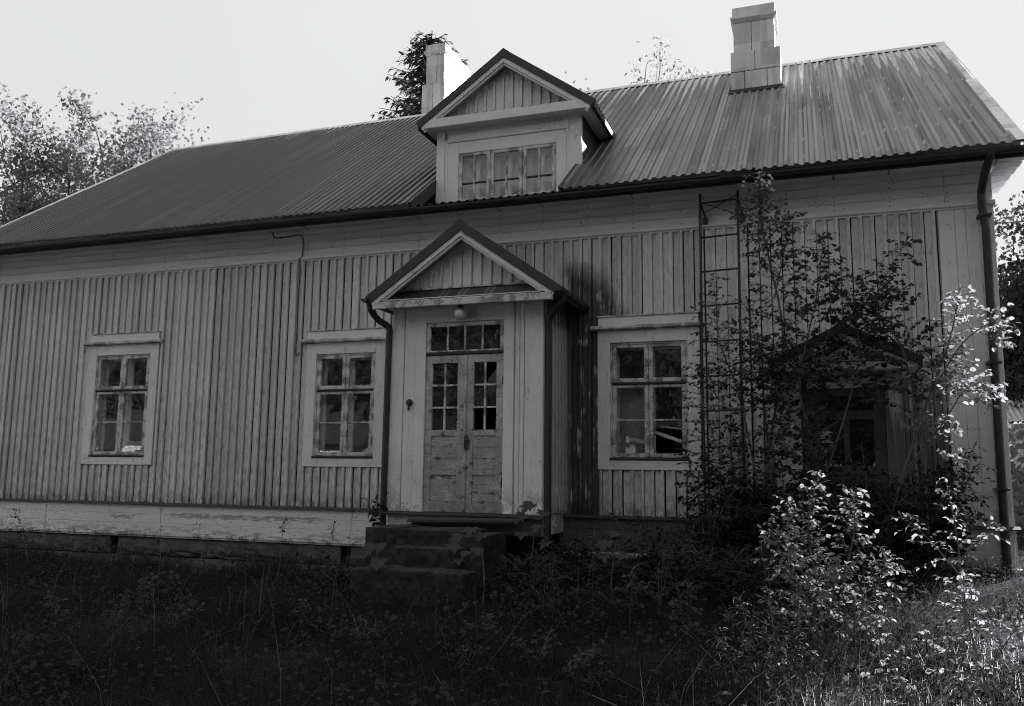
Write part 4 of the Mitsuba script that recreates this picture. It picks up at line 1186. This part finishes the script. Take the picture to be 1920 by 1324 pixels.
maple('maple seedling with broad lobed leaves right of the concrete steps', (*at(905, 1070, -2.55)[:2], 0.1), [(*at(u_, v_, y_), s) for u_, v_, y_, s in ((885, 990, -2.6, .21), (865, 1003, -2.7, .20), (905, 1000, -2.6, .18), (850, 1022, -2.8, .2), (880, 1035, -2.8, .18), (900, 1030, -2.75, .19), (862, 1048, -2.85, .16))], 3)
maple('maple seedling with broad leaves against the right porch corner', (*at(1000, 1070, -1.7)[:2], 0.15), [(*at(u_, v_, y_), s) for u_, v_, y_, s in ((1000, 945, -1.6, .24), (985, 965, -1.7, .22), (1022, 960, -1.6, .2), (1015, 985, -1.75, .2), (980, 1000, -1.8, .2), (1030, 1015, -1.75, .2))], 4)
maple('maple seedling in the shade below the broken window', (*at(1150, 1090, -2.2)[:2], 0.15), [(*at(u_, v_, y_), s) for u_, v_, y_, s in ((1140, 1015, -2.2, .22), (1160, 1000, -2.1, .18), (1175, 1040, -2.3, .18), (1130, 1040, -2.3, .17))], 5)
maple('maple seedling with a few leaves left of the concrete steps', (*at(700, 1090, -2.3)[:2], 0.05), [(*at(u_, v_, y_), s) for u_, v_, y_, s in ((700, 1022, -2.2, .21), (720, 1020, -2.25, .2), (688, 1035, -2.3, .18), (712, 1050, -2.4, .22))], 6)


# small spruce before the right wall, and the tall one behind the roof
def spruce(key, label, base, h, rad, seed, nw=26, needle=.05, mat='leaf_dark', per=7, dens=26, ex=.85):
    rg = np.random.default_rng(seed)
    k = number(key)
    tag(k, label, 'spruce')
    base = np.array(base, float)
    wood = [tube([base, base + [0, 0, h * .5], base + [0, 0, h]], [h * .012, h * .007, h * .001], 7)]
    P, D, N, S = [], [], [], []
    for i in range(nw):
        t = (i + .5) / nw
        z = h * (.06 + .93 * t)
        for j in range(per):
            a = j * 2 * math.pi / per + i * 1.1 + rg.uniform(-.3, .3)
            L = rad * (1.02 - t) ** ex * rg.uniform(.65, 1.12) + .03 * h * .1
            d = np.array([math.cos(a), math.sin(a), 0])
            p0 = base + [0, 0, z]
            p1 = p0 + d * L * .55 + [0, 0, -.10 * L]
            p2 = p0 + d * L + [0, 0, -.02 * L]
            c = catmull([p0, p1, p2], 4)
            wood.append(tube(c, np.linspace(h * .0025, h * .0006, len(c)), 3, False))
            m = max(3, int(dens * L / rad) + 2)
            tt = rg.uniform(.1, 1, m)
            q = p0[None] + d[None] * L * tt[:, None] + np.array([0, 0, -1.0])[None] * (.12 * L * np.sin(tt * 2.6))[:, None]
            side = np.array([-d[1], d[0], 0])
            s = rg.choice([-1, 1], m)
            P.append(q); D.append(unit(d[None] * .7 + side[None] * s[:, None] * .8 + np.array([0, 0, -.35]) + rg.normal(0, .3, (m, 3))))
            N.append(unit(np.array([0, 0, 1.0]) + rg.normal(0, .5, (m, 3)))); S.append(needle * rg.uniform(.6, 1.3, m) * (1.1 - .45 * tt))
    add(k + '__trunk', join(wood), 'bark')
    add(k + '__needle_mass', place('lance', np.vstack(P), np.vstack(D), np.vstack(N), np.concatenate(S)), mat, kind='stuff')


b = at(1716, 1040, -1.4)
spruce('spruce', 'little dark spruce at the foot of the right wall', (b[0], b[1], float(ground_z(b[0], b[1]))), .75, .28, 21, 12, .10, per=7, dens=8)
b = at(806, 220, 14.0)
spruce('spruce', 'tall dark spruce behind the left chimney', (b[0], 14.0, -.2), 16.5, 3.7, 22, 52, .30, per=10, dens=85, ex=.5, mat='leaf_thick')


# background broadleaf trees
def tree(label, base, h, crown, seed, n_limb=9, n_leaf=6000, leaf=.16, mat='leaf_lit', clump=.55, low=.3, kind='quad', name='broadleaf_tree', cat='tree'):
    """crown: (rx, ry, rz, centre height). Limbs run to points of the crown; leaves gather in clumps round the limb ends."""
    rg = np.random.default_rng(seed)
    k = number(name)
    tag(k, label, cat)
    base = np.array(base, float)
    rx, ry, rz, cz = crown
    wood, ends = [], []
    for i in range(n_limb):
        a = i * 2.399 + rg.uniform(-.4, .4)
        u_ = rg.uniform(-.75, 1)
        w_ = math.sqrt(1 - min(u_ * u_, .98)) * rg.uniform(.45, 1)
        e = base + np.array([rx * w_ * math.cos(a), ry * w_ * math.sin(a), cz + rz * u_ * .93])
        st = base + np.array([0, 0, h * rg.uniform(.05, low)])
        mid = st * .45 + e * .55 + np.array([0, 0, .10 * h]) * rg.uniform(.2, 1) - np.array([.25 * (e[0] - st[0]), .25 * (e[1] - st[1]), 0])
        c = catmull([st, mid, e], 6)
        wood.append(tube(c, np.linspace(h * .006, h * .0008, len(c)), 5, False))
        ends.append((c, e))
        for q in range(5):
            j = int(len(c) * rg.uniform(.4, .95))
            e2 = c[j] + unit(rg.normal(0, 1, 3) + [0, 0, .5]) * rg.uniform(.10, .24) * h
            c2 = catmull([c[j], (c[j] + e2) / 2 + rg.normal(0, .02 * h, 3), e2], 4)
            wood.append(tube(c2, np.linspace(h * .0022, h * .0005, len(c2)), 4, False))
            ends.append((c2, e2))
    wood.append(tube(catmull([base, base + [.1, 0, h * .35], base + [0, .1, h * .7]], 5), np.linspace(h * .013, h * .004, 11), 7))
    P = []
    per = n_leaf // len(ends) + 1
    for c, e in ends:
        t = rg.uniform(.35, 1.02, per) ** .7
        kk = np.clip((t * (len(c) - 1)).astype(int), 0, len(c) - 2)
        q = c[kk] + (c[kk + 1] - c[kk]) * (t * (len(c) - 1) - kk)[:, None]
        cl = rg.normal(0, 1, (6, 3)) * clump
        P.append(q + cl[rg.integers(0, 6, per)] * .55 + rg.normal(0, clump * .34, (per, 3)))
    P = np.vstack(P)
    m = len(P)
    add(k + '__trunk', join(wood), 'bark')
    add(k + '__crown', place(kind, P, unit(rg.normal(0, 1, (m, 3)) + [0, 0, -.3]), unit(rg.normal(0, .7, (m, 3)) + [0, 0, .8]), leaf * rg.uniform(.6, 1.3, m)), mat, kind='stuff')


tree('large open broadleaf tree beyond the left roof end, taller half', (-29.0, 15.5, -.3), 17.5, (5.0, 3.5, 4.3, 11.3), 38, 34, 46000, .19, clump=.62, mat='leaf_tree')
tree('broadleaf tree beyond the left roof end, nearer the ridge', (-23.6, 15.0, -.3), 16.0, (4.0, 3, 4.3, 10.6), 32, 30, 36000, .18, clump=.6, mat='leaf_tree')
tree('low broadleaf tree at the far left edge behind the roof', (-31.5, 13.5, -.3), 12.5, (3.6, 3, 4.0, 8.4), 33, 12, 22000, .16, clump=.7, mat='leaf_tree')
tree('pale treetop showing over the ridge left of the right chimney', (-6.1, 21.0, -.3), 17.5, (1.0, 1.0, 2.2, 15.2), 34, 8, 3000, .17, clump=.45, low=.6)
tree('dark leafy tree behind the right corner of the house', (5.6, 14.0, -.2), 9.0, (1.5, 2.2, 4.0, 4.9), 35, 13, 22000, .13, clump=.5, mat='leaf_thick')
tree('taller tree at the right edge of the picture', (7.4, 16.0, -.2), 10.5, (2.0, 2.4, 4.5, 6.2), 36, 13, 22000, .13, clump=.55, mat='leaf_thick')
tree('high treetop at the right edge beside the roof corner', (9.9, 20.0, -.2), 16.4, (2.0, 2, 2.0, 14.2), 37, 8, 5000, .17, clump=.5, low=.6)


# leafy bank on the right beyond the house
def leaf_bank():
    rg = np.random.default_rng(71)
    n = 9000
    x = rg.uniform(2.6, 9.5, n); y = rg.uniform(5.0, 12.5, n)
    z = ground_z(x, y) + rg.random(n) ** .7 * (.5 + 1.7 * sstep(5.5, 11, y))
    P = np.stack([x, y, z], 1)
    return place('oval', P, unit(rg.normal(0, 1, (n, 3))), unit(rg.normal(0, .6, (n, 3)) + [0, 0, 1]), .14 * rg.uniform(.6, 1.3, n))


add('hedge', leaf_bank(), 'leaf_lit', 'sunlit tangle of leaves on the bank right of the house', 'hedge', kind='stuff')
SH = 'shed'
tag(SH, 'small shed with a pale ribbed roof beyond the right corner', 'shed')
c0 = at(1886, 760, 13.0)
add(SH + '__wall', box(c0[0] + .1, c0[0] + 4, 13.1, 15.2, -.2, c0[2] - .45), 'trim_paint')
add(SH + '__roof', sheet_along_y(c0[0], c0[0] + 4.2, (12.8, c0[2] - .42), (14.2, c0[2] + .3), .002), 'zinc')


# wood behind the viewer: seen only in the panes, and it shades the front
def back_wood():
    rg = np.random.default_rng(91)
    parts, P = [], []
    for i in range(62):
        x = -58 + i * 1.5 + rg.uniform(-.6, .6); y = -30 + rg.uniform(-4, 4); h = rg.uniform(9, 14)
        parts.append(tube([(x, y, -.4), (x + .2, y, h * .6), (x, y + .2, h * .95)], [.16, .1, .03], 6))
        n = 900
        a = rg.uniform(0, 6.28, n); t = rg.random(n); r = 2.3 * np.sin(np.clip(t, .05, 1) * 2.9) * np.sqrt(rg.random(n))
        P.append(np.stack([x + r * np.cos(a), y + r * np.sin(a), h * (.18 + .84 * t)], 1))
    for i in range(20):        # unseen thicket added at the right of the yard to shade the wall
        x, y, h = rg.uniform(3.7, 6.5), -3.6 - i * .55 + rg.uniform(-.3, .3), rg.uniform(4.0, 7.0)
        parts.append(tube([(x, y, -.3), (x + .1, y, h * .6), (x, y + .1, h * .95)], [.06, .04, .01], 5))
        n = 420
        a = rg.uniform(0, 6.28, n); t = rg.random(n); r = 1.0 * np.sqrt(rg.random(n))
        P.append(np.stack([x + r * np.cos(a), y + r * np.sin(a), h * (.05 + .95 * t)], 1))
    P = np.vstack(P); m = len(P)
    near = P[:, 1] > -20
    lv = place('quad', P, unit(rg.normal(0, 1, (m, 3))), unit(rg.normal(0, 1, (m, 3))), np.where(near, .32, .62) * rg.uniform(.6, 1.3, m))
    return join(parts + [lv])


NB = 'neighbour_cottage'
tag(NB, 'sunlit pale cottage across the yard, mirrored low in the left windows', 'cottage')
add(NB + '__wall', join([box(-41, -19.5, -26.4, -23.6, -.3, 2.7), prism([(-26.4, 2.7), (-23.6, 2.7), (-25, 4.1)], -41, -19.5, 'x')]), 'trim_paint')
add(NB + '__roof', join([slab(-41.4, -19.1, (-23.2, 2.6), (-25, 4.4), -.1), slab(-41.4, -19.1, (-26.8, 2.6), (-25, 4.41), .1)]), 'dark_metal')
for x in (-38, -34.5, -31, -27.5, -24, -21.5):
    add(NB + '__window', box(x, x + .9, -23.59, -23.55, .9, 2.1), 'black_hole')
add('woodland', back_wood(), 'leaf_dark', 'dark wood behind the viewer, mirrored in the window panes, and an added unseen thicket', 'wood', kind='stuff')


# ------------------------------------------------------------------ grass and weeds
def blades(n, area, h, w, seed, lean=.5, keep=None):
    rg = np.random.default_rng(seed)
    x = rg.uniform(area[0], area[1], n); y = rg.uniform(area[2], area[3], n)
    ok = ~((x > XL - .1) & (x < XR + .05) & (y > -.06) & (y < BACK + .1)) & ~((x > PX0 - .05) & (x < PX1 + .05) & (y > -1.75)) & ~((x > -4.9) & (x < -3.4) & (y > -2.5) & (y < 0)) & ~((x > QX0) & (x < QX1) & (y > QY) & (y < 0))
    if keep is not None:
        ok &= keep(x, y, rg)
    x, y = x[ok], y[ok]
    n = len(x)
    hh = h * rg.uniform(.45, 1.35, n) * (.75 + .5 * np.sin(x * 1.9 + 1.3 * y) * np.cos(1.7 * y - x * .6))
    hh = np.maximum(hh, .04)
    a = rg.uniform(0, 2 * np.pi, n)
    ln = hh * np.abs(rg.normal(0, lean, n))
    dx, dy = np.cos(a), np.sin(a)
    b = a + np.pi / 2 + rg.normal(0, .5, n)
    sx, sy = np.cos(b) * w, np.sin(b) * w
    z = ground_z(x, y) - .01
    rows = []
    for t, ww in ((0, 1.0), (.45, .85), (.8, .5)):
        cx, cy, cz = x + dx * ln * t * t, y + dy * ln * t * t, z + hh * (t - .25 * t * t * np.minimum(ln / hh, 1))
        rows += [np.stack([cx - sx * ww / 2, cy - sy * ww / 2, cz], 1), np.stack([cx + sx * ww / 2, cy + sy * ww / 2, cz], 1)]
    rows.append(np.stack([x + dx * ln, y + dy * ln, z + hh * (1 - .25 * np.minimum(ln / hh, 1))], 1))
    v = np.stack(rows, 1).reshape(-1, 3)
    f = np.array([(0, 1, 3), (0, 3, 2), (2, 3, 5), (2, 5, 4), (4, 5, 6)])
    return v, (f[None] + (np.arange(n) * 7)[:, None, None]).reshape(-1, 3)


def inview(x, y, rg):
    d = np.stack([x, y, ground_z(x, y) + .2], -1) - CAM
    w = d @ _fw
    return (w > .5) & (np.abs(d @ RIGHT) < w * 960 / F * 1.08 + .3)


add('grass', join([blades(100000, (-15, 3.2, -8.2, .1), .27, .0055, 81, .95, keep=inview), blades(30000, (-6, 5, -8.2, -1.2), .22, .005, 82, .9, keep=inview), blades(5000, (-15, 3, -8.2, -.3), .55, .004, 88, .9, keep=inview), blades(1600, (-5.4, -2.9, -3.3, -2.42), .34, .005, 90, .7), blades(16000, (2, 9, -1.5, 12), .35, .009, 83)]),
    'grass_blade', 'unmown grass and weeds covering the yard', 'grass', kind='stuff')
add('sunlit_dry_grass', blades(64000, (-.8, 6, -7, 3), .20, .0045, 85, 1.1, lambda x, y, rg: inview(x, y, rg) & (x > 3.1 + .58 * y + rg.normal(0, .3, len(x))) & (np.sin(x * 3.1 + y) + rg.normal(0, .6, len(x)) > -.6)),
    'grass_dry_lit', 'dry grass with sunlight put into its pale colour, in the right corner of the yard', 'grass', kind='stuff')
add('hay_stalks', join([blades(3800, (-15, 5, -8.2, -.1), .45, .0026, 84, 1.2, lambda x, y, rg: inview(x, y, rg) & (np.sin(2.1 * x + y) * np.cos(1.6 * y - .7 * x) + rg.normal(0, .3, len(x)) > .2)), blades(700, (-15, 5, -8.2, -.1), .75, .0026, 89, .9, inview)]), 'hay_stalk', 'thin bent stalks scattered through the shaded grass', 'grass', kind='stuff')


def ground_leaves(n, area, size, seed, hmax=.28, kind='oval'):
    rg = np.random.default_rng(seed)
    x = rg.uniform(area[0], area[1], n); y = rg.uniform(area[2], area[3], n)
    cl = np.sin(x * 2.3 + np.cos(y * 2.1)) * np.cos(y * 1.9 + .8 * np.sin(x * 1.4)) + rg.normal(0, .4, n)
    ok = (cl > .15) & inview(x, y, rg) & ~((x > XL) & (y > -.1)) & ~((x > PX0 - .05) & (x < PX1 + .1) & (y > -2.4))
    x, y, cl = x[ok], y[ok], cl[ok]
    m = len(x)
    z = ground_z(x, y) + rg.random(m) * hmax * np.clip(cl + .4, .3, 1.6) + .03
    return place(kind, np.stack([x, y, z], 1), unit(rg.normal(0, 1, (m, 3)) * [1, 1, .35]), unit(rg.normal(0, .4, (m, 3)) + [0, 0, 1]), size * rg.uniform(.5, 1.4, m))


add('weed_cover', join([ground_leaves(52000, (-15, 4, -8, 0), .040, 86), ground_leaves(9000, (-3, 4, -7, -.4), .038, 87, .32), ground_leaves(2500, (-12, 3, -7, -1), .065, 88, .34)]),
    'leaf_thick', 'broad leaved weeds low among the grass', 'weeds', kind='stuff')


def stalk(label, pts, seed, head=10, spread=.10, size=.035, side=5):
    """A tall dry weed: one stem, a few leaves, a loose head of seeds."""
    rg = np.random.default_rng(seed)
    k = number('tall_weed')
    tag(k, label, 'weed')
    c = catmull(pts, 5)
    wood = [tube(c, np.linspace(.0045, .002, len(c)), 5)]
    P, D = [], []
    for i in range(head):
        d = unit(rg.normal(0, 1, 3) + [0, 0, .4]) * spread * rg.uniform(.3, 1)
        wood.append(tube([c[-1 - (i % 3)], c[-1] + d], .0012, 3, False))
        P.append(c[-1] + d); D.append(d)
    for i in range(side):
        q = c[int(len(c) * rg.uniform(.3, .95)) - 1]
        P.append(q); D.append(unit(rg.normal(0, 1, 3) * [1, 1, .3]))
    add(k + '__stem', join(wood), 'bark')
    m = len(P)
    add(k + '__leaf_mass', place('oval', P, unit(np.array(D)), unit(rg.normal(0, .5, (m, 3)) + [0, 0, 1]), np.full(m, size) * rg.uniform(.6, 1.3, m)), 'leaf_dark', kind='stuff')


for i, (u0, u1, v1, y_, lab) in enumerate(((55, 30, 962, -1.3, 'tall weed with a seed head at the far left before the skirting'), (75, 88, 930, -1.2, 'thin upright weed second from the left edge'), (300, 300, 950, -1.2, 'thin tall stalk left of the middle of the skirting'),
                                            (380, 372, 990, -1.4, 'short weed with a loose head before the worn skirting patch'), (520, 530, 985, -1.4, 'seeding weed before the skirting left of the porch'), (612, 625, 985, -1.4, 'bushy seeding weed nearest the steps'), (640, 660, 968, -1.3, 'single thin weed beside the left flank of the steps'))):
    g = at(u0, 1060, y_); g[2] = float(ground_z(g[0], g[1]))
    t = at(u1, v1, y_ + .1)
    stalk(lab, [g, (g + t) / 2 + [.02, 0, .03], t], 200 + i, 16 if i in (0, 4, 5) else 6)
g = at(705, 990, -1.25); g[2] = .80
stalk('spiky leafy weed growing on top of the left flank of the steps', [g, g + [0, 0, .12], g + [.01, 0, .27]], 230, 12, .13, .11, 14)

SEEDLINGS = ((265, 1150, -3.6, .34, 'low leafy seedling in the dark grass at the lower left'), (300, 1120, -3.2, .42, 'upright leafy seedling below the left end of the worn skirting'), (215, 1190, -4.0, .3, 'broad leaved seedling lowest of the pair at the left'),
             (350, 1230, -4.4, .36, 'tall thin stemmed seedling in the foreground grass below the left window'), (905, 1200, -4.2, .30, 'rounded leafy seedling in the grass before the concrete steps'), (870, 1270, -4.9, .22, 'small seedling at the bottom edge left of the picture middle'),
             (1000, 1250, -4.6, .3, 'seedling in the shade at the bottom middle'), (1180, 1130, -3.0, .5, 'leafy weed under the broken window'), (1235, 1090, -2.6, .6, 'taller leafy weed just left of the dark undergrowth'), (1290, 1180, -3.6, .45, 'weed at the edge of the dark undergrowth'),
             (560, 1180, -3.8, .28, 'lone seedling below the middle left window'), (680, 1240, -4.6, .26, 'seedling in the dark grass left of the picture middle'), (100, 1230, -4.6, .34, 'seedling nearest the lower left corner'), (1110, 1290, -5.0, .28, 'low seedling at the bottom edge right of the picture middle'))
for i, (u_, v_, y_, h_, lab) in enumerate(SEEDLINGS):
    b = at(u_, v_, y_); b[2] = float(ground_z(b[0], b[1]))
    rg = np.random.default_rng(300 + i)
    st = [[b, b + np.array([dx * .5, dy * .5, h_ * .55]), b + np.array([dx, dy, h_ * sc])] for dx, dy, sc in [(rg.uniform(-.14, .14), rg.uniform(-.1, .1), rg.uniform(.7, 1.1)) for _ in range(3)]]
    plant('leafy_seedling', lab, 'seedling', st, 320 + i, 'leaf_maple', ('oval', 'round', 'lance')[i % 3], twig=.13, per=26, step=.026, leaf=.045, t0=.2, up=.5, sub=False)
